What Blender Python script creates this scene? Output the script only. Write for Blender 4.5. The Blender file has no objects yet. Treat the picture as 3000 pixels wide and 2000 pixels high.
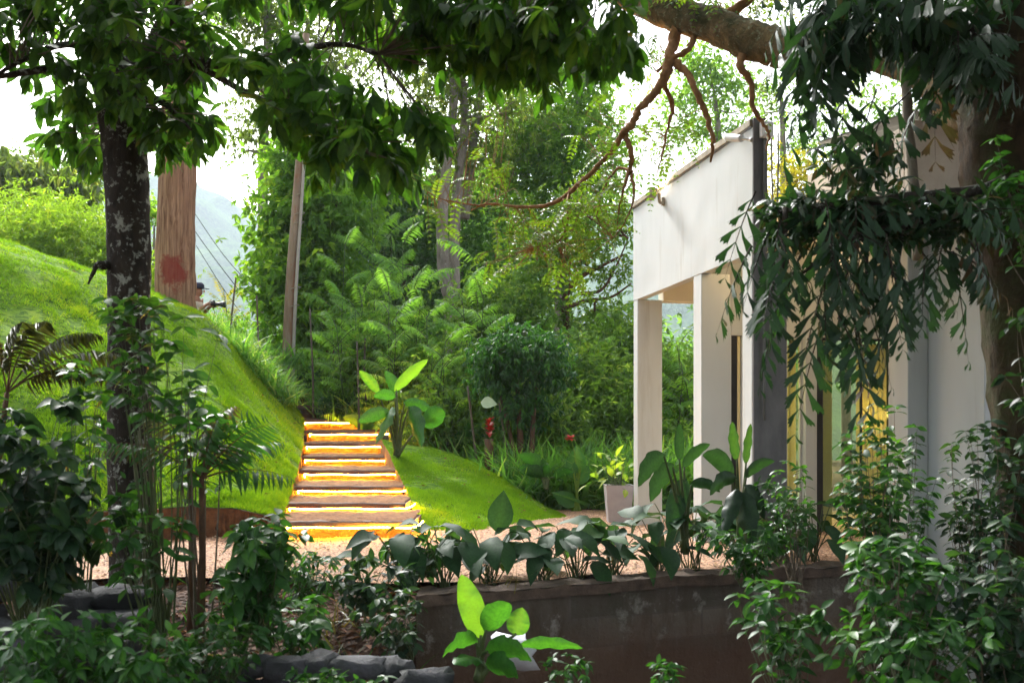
import bpy, math
import numpy as np
from mathutils import Vector

# ------------------------------------------------------------------ camera, sky, sun, exposure
SC = bpy.context.scene
COL = SC.collection
F, HZ, EH = 2917.0, 1266.0, 1.1          # focal length / horizon row of the 3000 px photograph, eye height
cam = bpy.data.cameras.new('camera'); camo = bpy.data.objects.new('camera', cam); COL.objects.link(camo)
camo.location = (0, 0, EH); camo.rotation_euler = (math.radians(90), 0, 0)
cam.lens = 35; cam.sensor_width = 36; cam.shift_y = 0.0887
cam.clip_start = 0.1; cam.clip_end = 4000
cam.dof.use_dof = True; cam.dof.focus_distance = 11.5; cam.dof.aperture_fstop = 3.2
SC.camera = camo

SUN_EL, SUN_AZ = math.radians(42), math.radians(-24)     # azimuth from +Y, negative = left
w = bpy.data.worlds.new('World'); SC.world = w; w.use_nodes = True
nt = w.node_tree; nt.nodes.clear()
out = nt.nodes.new('ShaderNodeOutputWorld'); bg = nt.nodes.new('ShaderNodeBackground')
sky = nt.nodes.new('ShaderNodeTexSky'); sky.sky_type = 'NISHITA'; sky.sun_disc = False
sky.sun_elevation = SUN_EL; sky.sun_rotation = SUN_AZ
sky.air_density = 1.0; sky.dust_density = 5.0; sky.ozone_density = 1.0
hs = nt.nodes.new('ShaderNodeHueSaturation'); hs.inputs['Saturation'].default_value = 0.30
nt.links.new(sky.outputs[0], hs.inputs['Color']); nt.links.new(hs.outputs[0], bg.inputs[0])
bg.inputs[1].default_value = 0.15
nt.links.new(bg.outputs[0], out.inputs[0])
sl = bpy.data.lights.new('sun', 'SUN'); sl.energy = 2.9; sl.angle = math.radians(16); sl.color = (1, .985, .96)
so = bpy.data.objects.new('sun', sl); COL.objects.link(so)
sd = Vector((math.sin(SUN_AZ)*math.cos(SUN_EL), math.cos(SUN_AZ)*math.cos(SUN_EL), math.sin(SUN_EL)))
so.rotation_euler = sd.to_track_quat('Z', 'Y').to_euler()
SC.view_settings.view_transform = 'Standard'; SC.view_settings.look = 'None'
SC.view_settings.exposure = 1.82; SC.view_settings.gamma = 1

# ------------------------------------------------------------------ helpers
rng = np.random.default_rng(11)
R = lambda a, b, n=None: rng.uniform(a, b, n)
A = np.array

def P(px, py, D):
    return A([(px-1500)/F*D, D, EH+(HZ-py)/F*D], float)

def nrm(v):
    v = np.asarray(v, float)
    return v/np.maximum(np.linalg.norm(v, axis=-1, keepdims=True), 1e-9)

def tag(o, label=None, cat=None, group=None, kind=None):
    if label: o['label'] = label
    if cat: o['category'] = cat
    if group: o['group'] = group
    if kind: o['kind'] = kind
    return o

def empty(name, loc, label, cat, group=None, rz=0):
    o = bpy.data.objects.new(name, None); COL.objects.link(o)
    o.location = tuple(loc); o.rotation_euler = (0, 0, rz); o.empty_display_size = .2
    return tag(o, label, cat, group)

class MB:
    """collects vertices / faces (tri or quad arrays) and a per-vertex tint, builds one mesh object"""
    def __init__(s): s.V = []; s.Fs = []; s.T = []; s.n = 0
    def add(s, V, Fc, tint=.5):
        V = np.asarray(V, float).reshape(-1, 3)
        if not isinstance(Fc, list): Fc = [Fc]
        s.V.append(V); s.T.append(np.broadcast_to(np.asarray(tint, float), (len(V),)).copy())
        for f in Fc:
            f = np.asarray(f, int)
            if len(f): s.Fs.append(f+s.n)
        s.n += len(V); return s
    def build(s, name, mat, parent=None, smooth=True, local=True):
        me = bpy.data.meshes.new(name)
        V = np.concatenate(s.V)
        if parent is not None and local:
            # geometry given in world space: express it in the parent's frame
            root = parent; M = np.eye(4)
            bpy_m = parent_matrix(parent).inverted()
            M = np.array(bpy_m)
            V = V@M[:3, :3].T+M[:3, 3]
        me.vertices.add(len(V)); me.vertices.foreach_set('co', V.astype(np.float32).ravel())
        loops = np.concatenate([f.ravel() for f in s.Fs]); tot = np.concatenate([np.full(len(f), f.shape[1]) for f in s.Fs])
        me.loops.add(len(loops)); me.loops.foreach_set('vertex_index', loops.astype(np.int32))
        st = np.concatenate([[0], np.cumsum(tot)[:-1]])
        me.polygons.add(len(tot)); me.polygons.foreach_set('loop_start', st.astype(np.int32))
        at = me.attributes.new('tint', 'FLOAT', 'POINT'); at.data.foreach_set('value', np.concatenate(s.T).astype(np.float32))
        me.update(calc_edges=True)
        if smooth: me.polygons.foreach_set('use_smooth', np.ones(len(tot), bool))
        else: me.polygons.foreach_set('use_smooth', np.zeros(len(tot), bool))
        me.materials.append(mat)
        o = bpy.data.objects.new(name, me); COL.objects.link(o)
        if parent is not None: o.parent = parent
        return o

def parent_matrix(o):
    from mathutils import Matrix
    m = Matrix.Translation(o.location) @ o.rotation_euler.to_matrix().to_4x4()
    return (parent_matrix(o.parent) @ m) if o.parent else m

def box(mb, lo, hi, tint=.5, M=None, bev=0.0):
    x0, y0, z0 = lo; x1, y1, z1 = hi
    if bev <= 0:
        V = A([[x0,y0,z0],[x1,y0,z0],[x1,y1,z0],[x0,y1,z0],[x0,y0,z1],[x1,y0,z1],[x1,y1,z1],[x0,y1,z1]], float)
        Fc = A([[0,3,2,1],[4,5,6,7],[0,1,5,4],[1,2,6,5],[2,3,7,6],[3,0,4,7]])
    else:                                     # chamfered vertical+horizontal edges
        b = bev
        ring = lambda X0,Y0,X1,Y1,c,z: [[X0+c,Y0,z],[X1-c,Y0,z],[X1,Y0+c,z],[X1,Y1-c,z],[X1-c,Y1,z],[X0+c,Y1,z],[X0,Y1-c,z],[X0,Y0+c,z]]
        V = A(ring(x0+b,y0+b,x1-b,y1-b,b*.4,z0)+ring(x0,y0,x1,y1,b,z0+b)+ring(x0,y0,x1,y1,b,z1-b)+ring(x0+b,y0+b,x1-b,y1-b,b*.4,z1), float)
        q = []
        for k in range(3):
            for i in range(8):
                j = (i+1) % 8; q.append([k*8+i, k*8+j, k*8+8+j, k*8+8+i])
        q += [[0,7,6,5],[0,5,4,3],[0,3,2,1],[1,2,2,1]][:3]
        q += [[24,25,26,27],[24,27,28,29],[24,29,30,31]]
        Fc = A(q)
    if M is not None: V = V@A(M)[:3, :3].T+A(M)[:3, 3]
    return mb.add(V, Fc, tint)

def catmull(pts, n=6):
    p = np.asarray(pts, float)
    if len(p) < 3: 
        t = np.linspace(0, 1, n+1)[:, None]; return p[0]*(1-t)+p[1]*t
    p = np.vstack([2*p[0]-p[1], p, 2*p[-1]-p[-2]]); o = []
    for i in range(1, len(p)-2):
        for k in range(n):
            t = k/n
            o.append(.5*((2*p[i])+(-p[i-1]+p[i+1])*t+(2*p[i-1]-5*p[i]+4*p[i+1]-p[i+2])*t*t+(-p[i-1]+3*p[i]-3*p[i+1]+p[i+2])*t**3))
    o.append(p[-2]); return A(o)

def tube(mb, pts, radii, sides=8, n=5, rough=0.0, tint=.5, cap=True, wob=0.0):
    c = catmull(pts, n); m = len(c)
    r = np.interp(np.linspace(0, 1, m), np.linspace(0, 1, len(radii)), radii) if np.ndim(radii) else np.full(m, radii)
    if wob: c = c+rng.normal(0, wob, c.shape)*A([1, 1, .4])
    T = nrm(np.gradient(c, axis=0)); up = A([0.13, .2, 1.]) if abs(T[:, 2]).mean() < .8 else A([1., .13, 0])
    u = nrm(np.cross(T, up)); v = np.cross(T, u)
    a = np.linspace(0, 2*np.pi, sides, endpoint=False)
    rr = r[:, None]*(1+(rng.normal(0, rough, (m, sides)) if rough else 0))
    V = c[:, None]+rr[..., None]*(np.cos(a)[None, :, None]*u[:, None]+np.sin(a)[None, :, None]*v[:, None])
    i = np.arange(m-1)[:, None]*sides; j = np.arange(sides)[None]; j2 = (j+1) % sides
    q = np.stack([i+j, i+j2, i+sides+j2, i+sides+j], -1).reshape(-1, 4)
    V = V.reshape(-1, 3); Fc = [q]
    if cap:
        V = np.vstack([V, c[0], c[-1]]); b = m*sides
        jj = np.arange(sides); jn = (jj+1) % sides
        Fc.append(np.stack([jn, jj, np.full(sides, b)], -1)); Fc.append(np.stack([jj+(m-1)*sides, jn+(m-1)*sides, np.full(sides, b+1)], -1))
    mb.add(V, Fc, tint); return c

def sticks(mb, P0, P1, r0, r1, tint=.5):
    """many thin straight 3-sided twigs"""
    P0 = np.atleast_2d(P0); P1 = np.atleast_2d(P1); n = len(P0)
    if n == 0: return
    T = nrm(P1-P0); u = nrm(np.cross(T, A([.3, .5, .81]))); v = np.cross(T, u)
    a = A([0, 2.094, 4.189]); ring = np.cos(a)[None, :, None]*u[:, None]+np.sin(a)[None, :, None]*v[:, None]
    r0 = np.broadcast_to(r0, (n,))[:, None, None]; r1 = np.broadcast_to(r1, (n,))[:, None, None]
    V = np.concatenate([P0[:, None]+ring*r0, P1[:, None]+ring*r1], 1).reshape(-1, 3)
    b = np.arange(n)[:, None, None]*6; q = A([[0, 1, 4, 3], [1, 2, 5, 4], [2, 0, 3, 5]])[None]
    mb.add(V, (b+q).reshape(-1, 4), tint)

# leaf templates: base at origin, along +X, width in Y, normal +Z, length 1
def t_leaf(n=4, w=.2, p=.8, droop=.2, fold=.12, wave=0, q=1.0, petiole=0.0):
    t = np.linspace(0, 1, n+1); hw = w*np.sin(np.pi*t**p)**q+.004
    x = t-droop*.35*t**2; z = -droop*t**2
    wv = wave*np.sin(t*np.pi*3.3+.6)
    L = np.stack([x, hw, z+fold*hw/w*w*1.6+wv*hw*3], -1); C = np.stack([x, 0*t, z], -1); Rr = np.stack([x, -hw, z+fold*hw*1.6-wv*hw*3], -1)
    V = np.stack([L, C, Rr], 1).reshape(-1, 3)
    i = np.arange(n)[:, None]*3
    Q = np.concatenate([i+A([[1, 4, 3, 0]]), i+A([[2, 5, 4, 1]])], 0)
    return V, Q
def t_kite(w=.22, droop=.15, fold=.1, m=.45):
    V = A([[0, 0, 0], [m, w, fold*.6], [1, 0, -droop], [m, -w, fold*.6]], float)
    return V, A([[0, 2, 1], [0, 3, 2]])
def t_fish():
    """ragged wedge of a fishtail palm leaflet"""
    e = [(1.0, .30, -.10), (.80, .23, -.08), (.93, .13, -.10), (.78, .04, -.08), (.86, -.06, -.10), (.70, -.12, -.07), (.74, -.22, -.08)]
    V = [(0, .010, 0), (0, -.010, 0), (.35, .055, .03), (.35, -.045, .03)]+[(x, y*.62, z-.12*x) for x, y, z in e]
    T = [[0, 1, 3], [0, 3, 2], [2, 5, 4], [2, 6, 5], [2, 3, 6], [3, 7, 6], [3, 8, 7], [3, 9, 8], [3, 10, 9]]
    return A(V, float), A(T)
def t_blade(n=3, w=.03, droop=.5):
    t = np.linspace(0, 1, n+1); hw = w*(1-t**1.6)+.001
    x = t*(1-.25*droop*t); z = -droop*t**2.2
    V = np.stack([np.stack([x, hw, z], -1), np.stack([x, -hw, z], -1)], 1).reshape(-1, 3)
    i = np.arange(n)[:, None]*2
    return V, i+A([[1, 3, 2, 0]])

OV4 = t_leaf(4, .21, .85, .22, .14); OV3 = t_leaf(3, .22, .9, .2, .1); LAN = t_leaf(4, .13, .9, .3, .1)
OBO = t_leaf(5, .16, 1.25, .30, .12); BRO = t_leaf(6, .27, .8, .35, .16, .05); KITE = t_kite(); KIT2 = t_kite(.16, .25)
FIN = t_kite(.13, .22, .02, .4); FISH = t_fish(); BLD = t_blade(); BLD5 = t_blade(5, .02, .75); STRIP = t_leaf(3, .075, .8, .35, .05)

def leaves(mb, tpl, pos, d, up, size, tint, wscale=None):
    """place a leaf template at pos along direction d with normal near up"""
    V, Fc = tpl; n = len(pos); d = nrm(d); up = np.broadcast_to(up, d.shape)
    z = nrm(up-(up*d).sum(-1, keepdims=True)*d); y = np.cross(z, d)
    s = np.broadcast_to(size, (n,))[:, None, None]; ws = 1.0 if wscale is None else np.broadcast_to(wscale, (n,))[:, None, None]
    W = (V[None, :, 0:1]*d[:, None]+V[None, :, 1:2]*ws*y[:, None]+V[None, :, 2:3]*z[:, None])*s+pos[:, None]
    b = np.arange(n)[:, None, None]*len(V)
    tv = np.repeat(np.broadcast_to(tint, (n,))[:, None], len(V), 1)+0.
    if len(V) % 3 == 0 and len(V) > 8: tv = tv+A([-.10, .22, -.06]*(len(V)//3))[None]      # paler midrib
    mb.add(W.reshape(-1, 3), (b+Fc[None]).reshape(-1, Fc.shape[1]), np.clip(tv, 0, 1).ravel())

def perp(ax):
    u = nrm(np.cross(ax, A([.31, .17, .93]))); return u, np.cross(ax, u)

def whorls(mb, tpl, pos, ax, k, spread, droop, size, tint, svar=.3, upb=1.0, tvar=.12):
    """a ring of k leaves at every position"""
    n = len(pos); ax = nrm(ax); u, v = perp(ax)
    az = (np.arange(k)[None]*2.4+R(0, 6.28, (n, 1))+R(-.4, .4, (n, k)))
    sp = spread+R(-.3, .3, (n, k))
    d = np.cos(sp)[..., None]*ax[:, None]+np.sin(sp)[..., None]*(np.cos(az)[..., None]*u[:, None]+np.sin(az)[..., None]*v[:, None])
    d = d+A([0, 0, -1])*droop
    up = A([0, 0, upb])+rng.normal(0, .45, (n, k, 3))
    p = np.repeat(pos[:, None], k, 1)
    tn = np.repeat(np.broadcast_to(tint, (n,))[:, None], k, 1)+rng.normal(0, tvar, (n, k))
    leaves(mb, tpl, p.reshape(-1, 3), d.reshape(-1, 3), up.reshape(-1, 3), np.broadcast_to(size, (n,)).repeat(k)*R(1-svar, 1+svar*.6, n*k), tn.ravel())

def pinnate(mb, rb, tpl, p0, d, L, npair, ll, droop=.4, tint=.5, side=1.0, ld=.3, start=.12, rr=.004):
    """feather leaves: rachis arcs with paired leaflets; all n fronds at once"""
    n = len(p0); d = nrm(d); L = np.broadcast_to(L, (n,)); droop = np.broadcast_to(droop, (n,))
    sd = nrm(np.cross(d, A([0, 0, 1.])+rng.normal(0, .25, (n, 3))))
    t = np.linspace(start, 1, npair)
    def pt(t): return p0[:, None]+L[:, None, None]*(d[:, None]*t[None, :, None]+A([0, 0, -1])*droop[:, None, None]*t[None, :, None]**2)
    def tg(t): return nrm(d[:, None]+A([0, 0, -1])*2*droop[:, None, None]*t[None, :, None])
    C, T = pt(t), tg(t)
    prof = (np.sin(np.pi*(.12+.82*t))**.6)
    tn = np.broadcast_to(tint, (n,))[:, None]+rng.normal(0, .06, (n, npair))
    for s in (1, -1):
        D = side*s*sd[:, None]+T*.45+A([0, 0, -1])*ld+rng.normal(0, .08, C.shape)
        U = np.cross(T, sd[:, None]*1.0); U = U*np.sign(U[..., 2:3]+1e-6)+rng.normal(0, .15, C.shape)
        leaves(mb, tpl, C.reshape(-1, 3), D.reshape(-1, 3), U.reshape(-1, 3), (ll*prof[None]*R(.85, 1.1, (n, npair))).ravel(), tn.ravel())
    tt = np.linspace(0, 1, 6); C = pt(tt)
    for i in range(5):
        sticks(rb, C[:, i], C[:, i+1], rr*(1.1-i/5), rr*(1.1-(i+1)/5), .5)

def in_blob(b, n, shell=.45):
    c, r = b; d = nrm(rng.normal(0, 1, (n, 3))); q = R(shell**3, 1, n)**(1/3)
    return A(c)+d*q[:, None]*A(r), d

def pblob(px, py, D, rx, ry, rd=None):
    """ellipsoid given by picture position and half sizes in photo pixels, depth half size in metres"""
    s = D/F; return (P(px, py, D), A([rx*s, rd if rd else (rx+ry)/2*s, ry*s]))

# ------------------------------------------------------------------ materials
def newmat(name):
    m = bpy.data.materials.new(name); m.use_nodes = True; t = m.node_tree; t.nodes.clear()
    o = t.nodes.new('ShaderNodeOutputMaterial'); b = t.nodes.new('ShaderNodeBsdfPrincipled')
    t.links.new(b.outputs[0], o.inputs[0]); return m, t, b, o
def node(t, ty, **k):
    n = t.nodes.new(ty)
    for a, v in k.items():
        if a in n.bl_rna.properties: setattr(n, a, v)
        else: n.inputs[a].default_value = v
    return n
def ramp(t, fac, stops):
    r = t.nodes.new('ShaderNodeValToRGB'); e = r.color_ramp.elements
    while len(e) < len(stops): e.new(.5)
    for i, (p, c) in enumerate(stops): e[i].position = p; e[i].color = (*c, 1)
    t.links.new(fac, r.inputs[0]); return r.outputs[0]
def mixc(t, fac, a, b, mode='MIX'):
    m = t.nodes.new('ShaderNodeMix'); m.data_type = 'RGBA'; m.blend_type = mode
    for s, v in ((0, fac), (6, a), (7, b)):
        if isinstance(v, (int, float)): m.inputs[s].default_value = v
        elif isinstance(v, tuple): m.inputs[s].default_value = (*v, 1)
        else: t.links.new(v, m.inputs[s])
    return m.outputs[2]
def noise(t, scale, detail=5, rough=.6, vec=None, dist=0):
    n = node(t, 'ShaderNodeTexNoise', Scale=scale, Detail=detail, Roughness=rough, Distortion=dist)
    if vec is not None: t.links.new(vec, n.inputs['Vector'])
    return n.outputs[0]
def objco(t, scale=(1, 1, 1)):
    c = t.nodes.new('ShaderNodeTexCoord'); m = t.nodes.new('ShaderNodeMapping'); m.inputs['Scale'].default_value = scale
    t.links.new(c.outputs['Object'], m.inputs[0]); return m.outputs[0]
def bump(t, b, h, strength=.3, dist=.02):
    n = node(t, 'ShaderNodeBump', Strength=strength, Distance=dist); t.links.new(h, n.inputs['Height']); t.links.new(n.outputs[0], b.inputs['Normal'])

def mleaf(name, c1, c2, c3=None, trans=.38, rough=.42, spec=.4, tcol=(2.05, 1.95, .75)):
    """leaf: colour runs with the per-leaf tint; part of the light passes through"""
    m, t, b, o = newmat(name)
    at = node(t, 'ShaderNodeAttribute', attribute_name='tint')
    st = [(0, c1), (.75, c2), (1, c3)] if c3 else [(0, c1), (1, c2)]
    c = ramp(t, at.outputs['Fac'], st)
    nz = noise(t, 60, 2, .5, objco(t))
    c = mixc(t, .35, c, ramp(t, nz, [(.3, tuple(x*.5 for x in c1)), (.7, c2)]))
    t.links.new(c, b.inputs['Base Color']); b.inputs['Roughness'].default_value = rough; b.inputs['Specular IOR Level'].default_value = spec
    tr = t.nodes.new('ShaderNodeBsdfTranslucent'); t.links.new(mixc(t, 1.0, c, tcol, 'MULTIPLY'), tr.inputs[0])
    mx = t.nodes.new('ShaderNodeMixShader'); mx.inputs[0].default_value = trans
    t.links.new(b.outputs[0], mx.inputs[1]); t.links.new(tr.outputs[0], mx.inputs[2]); t.links.new(mx.outputs[0], o.inputs[0])
    return m
def mbark(name, c1, c2, vs=.25, scale=14, lichen=None, la=.62, bs=.6, moss=None):
    m, t, b, o = newmat(name); v = objco(t, (1, 1, vs))
    n = noise(t, scale, 8, .7, v, .6); c = ramp(t, n, [(.3, c1), (.7, c2)])
    if moss: c = mixc(t, ramp(t, noise(t, 2.5, 6, .7, objco(t)), [(.45, (0, 0, 0)), (.62, (1, 1, 1))]), c, moss)
    if lichen:
        l = ramp(t, noise(t, 6.5, 9, .74, objco(t), .35), [(la, (0, 0, 0)), (la+.05, (1, 1, 1))]); c = mixc(t, l, c, lichen)
        l = ramp(t, noise(t, 23, 6, .6, objco(t), .2), [(la+.02, (0, 0, 0)), (la+.08, (1, 1, 1))]); c = mixc(t, l, c, tuple(x*.8 for x in lichen))
    t.links.new(c, b.inputs['Base Color']); b.inputs['Roughness'].default_value = .92; b.inputs['Specular IOR Level'].default_value = .2
    bump(t, b, n, bs, .03); return m
def mplain(name, c1, c2, scale=6, rough=.8, bs=.1, vs=1, stain=None, spec=.4, metal=0):
    m, t, b, o = newmat(name); v = objco(t, (1, 1, vs))
    n = noise(t, scale, 7, .65, v); c = ramp(t, n, [(.3, c1), (.7, c2)])
    if stain:
        sc_, lo, hi, sv = stain[1:]
        c = mixc(t, ramp(t, noise(t, sc_, 8, .72, objco(t, sv), .3), [(lo, (0, 0, 0)), (hi, (1, 1, 1))]), c, stain[0])
    t.links.new(c, b.inputs['Base Color']); b.inputs['Roughness'].default_value = rough
    b.inputs['Specular IOR Level'].default_value = spec; b.inputs['Metallic'].default_value = metal
    if bs: bump(t, b, noise(t, scale*9, 5, .6, v), bs, .01)
    return m
def memit(name, col, s):
    m, t, b, o = newmat(name); e = node(t, 'ShaderNodeEmission', Strength=s); e.inputs[0].default_value = (*col, 1)
    t.links.new(e.outputs[0], o.inputs[0]); return m

M = {}
M['canopy'] = mleaf('canopy_leaf', (0.0168, 0.0551, 0.0108), (0.0432, 0.1235, 0.0162), (0.108, 0.209, 0.027), .55, .5, .22)
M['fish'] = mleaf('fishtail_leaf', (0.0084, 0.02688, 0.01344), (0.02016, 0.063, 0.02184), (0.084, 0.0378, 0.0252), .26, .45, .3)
M['bg1'] = mleaf('bright_tree_leaf', (0.0588, 0.1485, 0.0224), (0.168, 0.3313, 0.04032), (0.336, 0.4798, 0.0672), .62)
M['bg2'] = mleaf('mid_tree_leaf', (0.0504, 0.1142, 0.02688), (0.1344, 0.2513, 0.04928), (0.2688, 0.3656, 0.0896), .62)
M['bg3'] = mleaf('grey_tree_leaf', (.06, .11, .03), (.15, .22, .06), (.26, .28, .08), .62)
M['bgd'] = mleaf('dark_tree_leaf', (0.045, 0.1147, 0.042), (0.1125, 0.2448, 0.066), (0.225, 0.3672, 0.09), .5)
M['feather'] = mleaf('feathery_leaf', (0.0756, 0.1942, 0.04032), (0.168, 0.3427, 0.0672), (0.3696, 0.5027, 0.0896), .62)
M['lime'] = mleaf('lime_leaf', (0.0945, 0.18, 0.0192), (0.1785, 0.306, 0.032), (0.315, 0.378, 0.048), .5)
M['yellow'] = mleaf('yellow_leaf', (.16, .2, .02), (.38, .33, .03), (.5, .4, .04), .45)
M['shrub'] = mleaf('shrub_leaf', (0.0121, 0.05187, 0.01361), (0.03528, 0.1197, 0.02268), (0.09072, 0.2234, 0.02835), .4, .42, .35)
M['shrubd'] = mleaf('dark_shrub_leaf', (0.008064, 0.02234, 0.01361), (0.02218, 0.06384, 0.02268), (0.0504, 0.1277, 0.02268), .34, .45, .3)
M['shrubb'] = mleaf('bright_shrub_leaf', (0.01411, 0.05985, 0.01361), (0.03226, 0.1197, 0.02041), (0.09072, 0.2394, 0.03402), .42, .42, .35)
M['lily'] = mleaf('broad_dark_leaf', (0.01008, 0.03591, 0.01588), (0.02822, 0.0798, 0.02948), (0.0504, 0.1277, 0.03402), .28, .55, .16)
M['banana'] = mleaf('banana_leaf', (.02, .09, .02), (.06, .21, .022), (.19, .38, .03), .45, .4, .4)
M['palmdry'] = mleaf('dry_palm_leaf', (.03, .05, .012), (.10, .09, .025), (.16, .10, .03), .3)
M['grass'] = mleaf('lawn_blade', (0.07084, 0.1693, 0.009568), (0.1518, 0.2878, 0.01196), (0.3036, 0.3555, 0.02392), .4, .6, .12)
M['tallgrass'] = mleaf('tall_grass_blade', (0.04125, 0.1346, 0.0308), (0.132, 0.3029, 0.0572), (0.396, 0.4712, 0.132), .5, .5, .25)
M['pinn'] = mleaf('small_pinnate_leaf', (.04, .09, .010), (.09, .17, .014), (.22, .24, .02), .45)
M['litter'] = mleaf('dead_leaf', (.05, .02, .01), (.14, .06, .03), (.25, .13, .06), .1, .8, .1)
M['bark'] = mbark('dark_lichen_bark', (.012, .010, .008), (.05, .038, .028), .4, 16, (.30, .31, .27), .568, .8)
M['redbark'] = mbark('red_fibrous_bark', (.08, .028, .016), (.44, .25, .15), .045, 26, None, bs=.9)
M['palebark'] = mbark('pale_mottled_bark', (.12, .10, .08), (.34, .30, .25), .35, 8, (.45, .43, .38), .6, .4)
M['brownbark'] = mbark('brown_bark', (.05, .03, .02), (.16, .09, .05), .3, 20)
M['bigbark'] = mbark('mossy_bark', (.014, .010, .006), (.062, .038, .017), .5, 18, None, bs=.8, moss=(.035, .04, .012))
M['bough'] = mbark('mossy_bough_bark', (.07, .045, .02), (.26, .17, .08), .8, 14, (.20, .20, .12), .58, .9, moss=(.05, .05, .02))
M['hang'] = mbark('hanging_branch_bark', (.16, .075, .03), (.34, .17, .07), .5, 26)
M['stem'] = mplain('green_stem', (.03, .06, .015), (.08, .10, .03), 20, .6, 0)
M['twig'] = mplain('brown_twig', (.06, .045, .03), (.16, .13, .09), 20, .85, 0)
M['vine'] = mplain('pale_vine', (.07, .07, .035), (.17, .17, .10), 20, .85, .2)
M['wire'] = mplain('black_wire', (.02, .02, .022), (.03, .03, .03), 10, 1, 0, spec=0)
M['dark'] = mplain('black_plastic', (.008, .008, .009), (.014, .014, .015), 10, .45, 0)

# ------------------------------------------------------------------ ground, path, lawns, far hill
def smooth(a, b, x):
    t = np.clip((x-a)/(b-a), 0, 1); return t*t*(3-2*t)
def vnoise(x, y, s, seed=0):
    """cheap smooth value noise"""
    r = np.random.default_rng(seed); G = r.uniform(-1, 1, (64, 64))
    x = np.asarray(x)/s; y = np.asarray(y)/s; i = np.floor(x).astype(int); j = np.floor(y).astype(int)
    fx = x-i; fy = y-j; fx = fx*fx*(3-2*fx); fy = fy*fy*(3-2*fy)
    g = lambda a, b: G[a % 64, b % 64]
    return (g(i, j)*(1-fx)+g(i+1, j)*fx)*(1-fy)+(g(i, j+1)*(1-fx)+g(i+1, j+1)*fx)*fy
def wall_y(x):            # front face line of the retaining wall
    return 6.45+.45*np.clip(x+.6, 0, 9)
def ground(x, y):
    x = np.asarray(x, float); y = np.asarray(y, float)
    z = np.zeros(np.broadcast(x, y).shape)
    # soil bank in front of the path, deeper before the retaining wall on the right
    bank = -.55*smooth(7.5, 5.9, y)*(1-smooth(-1.2, .0, x))
    low = -1.55*smooth(.0, .08, wall_y(x)+.12-y)*smooth(-1.3, -.1, x)
    z = z+np.minimum(bank, low)
    z = z-.45*smooth(5.35, 5.0, y)*(1-smooth(-1.2, 0, x))
    # ground behind the stairs rises to the left
    z = z+smooth(13, 20, y)*(.25+.25*np.clip(-x-.5, 0, 9))*(1-smooth(26, 60, y))
    z = z-smooth(30, 140, y)*22
    z = z+.035*vnoise(x, y, .5, 3)+.02*vnoise(x, y, .17, 4)
    return z
def grid_lines(a, b, st, far):
    return np.concatenate([-np.geomspace(-(a-st*3), far, 16)[::-1] if a < 0 else [], np.arange(a, b, st), np.geomspace(b+st*3, far, 18)])
m, t, b, o = newmat('soil_and_litter'); c = objco(t)
v1 = node(t, 'ShaderNodeTexVoronoi', Scale=26); t.links.new(c, v1.inputs['Vector'])
cc = mixc(t, ramp(t, noise(t, 3, 6, .7, c), [(.4, (0, 0, 0)), (.6, (1, 1, 1))]), (.030, .014, .007), (.085, .035, .016))
cc = mixc(t, .5, cc, ramp(t, v1.outputs['Color'], [(.2, (.02, .012, .006)), (.8, (.12, .06, .03))]))
t.links.new(cc, b.inputs['Base Color']); b.inputs['Roughness'].default_value = .95; bump(t, b, v1.outputs['Distance'], .8, .03); M['soil'] = m
gx = np.concatenate([-np.geomspace(9.6, 1000, 16)[::-1], np.arange(-9, 9, .11), np.geomspace(9.3, 1000, 16)])
gy = np.concatenate([[-60, -20, -8, -3, 0, 2, 3.5], np.arange(4.2, 9, .08), np.arange(9, 24, .22), np.geomspace(24.5, 1000, 26)])
X, Y = np.meshgrid(gx, gy, indexing='ij'); Z = ground(X, Y)
def gridq(n, m_):
    i = np.arange(n-1)[:, None]*m_; j = np.arange(m_-1)[None]
    return np.stack([i+j, i+m_+j, i+m_+j+1, i+j+1], -1).reshape(-1, 4)
g = MB(); g.add(np.stack([X, Y, Z], -1).reshape(-1, 3), gridq(len(gx), len(gy)))
tag(g.build('ground', M['soil']), kind='structure')

m, t, b, o = newmat('tan_gravel'); c = objco(t)
v1 = node(t, 'ShaderNodeTexVoronoi', Scale=52); t.links.new(c, v1.inputs['Vector'])
v2 = node(t, 'ShaderNodeTexVoronoi', Scale=95); t.links.new(c, v2.inputs['Vector'])
cc = ramp(t, v1.outputs['Color'], [(.15, (.20, .08, .035)), (.5, (.46, .235, .11)), (.9, (.62, .40, .23))])
cc = mixc(t, .4, cc, ramp(t, v2.outputs['Color'], [(.2, (.22, .10, .05)), (.8, (.58, .36, .2))]))
cc = mixc(t, ramp(t, v1.outputs['Distance'], [(.35, (0, 0, 0)), (.75, (1, 1, 1))]), cc, (.10, .05, .03))
cc = mixc(t, ramp(t, noise(t, 1.3, 4, .6, c), [(.45, (0, 0, 0)), (.75, (.5, .5, .5))]), cc, (.16, .085, .05))
t.links.new(cc, b.inputs['Base Color']); b.inputs['Roughness'].default_value = .9; bump(t, b, v1.outputs['Distance'], -.9, .02); M['gravel'] = m
def path_front(x): return 7.25+.1*np.sin(x*2)+np.where(x > -.3, np.clip(wall_y(x)+.34-7.25, -.25, 9), 0)
us = np.arange(-5.5, 6.5, .1); vs_ = np.linspace(0, 1, 60)
U, W = np.meshgrid(us, vs_, indexing='ij'); far = 13.6+0*U
Yp = path_front(U)*(1-W)+far*W; Zp = ground(U, Yp)*.35+.035+.012*vnoise(U, Yp, .3, 9)
g = MB(); g.add(np.stack([U, Yp, Zp], -1).reshape(-1, 3), gridq(len(us), 60))
tag(g.build('gravel_path', M['gravel']), kind='structure')
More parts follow.
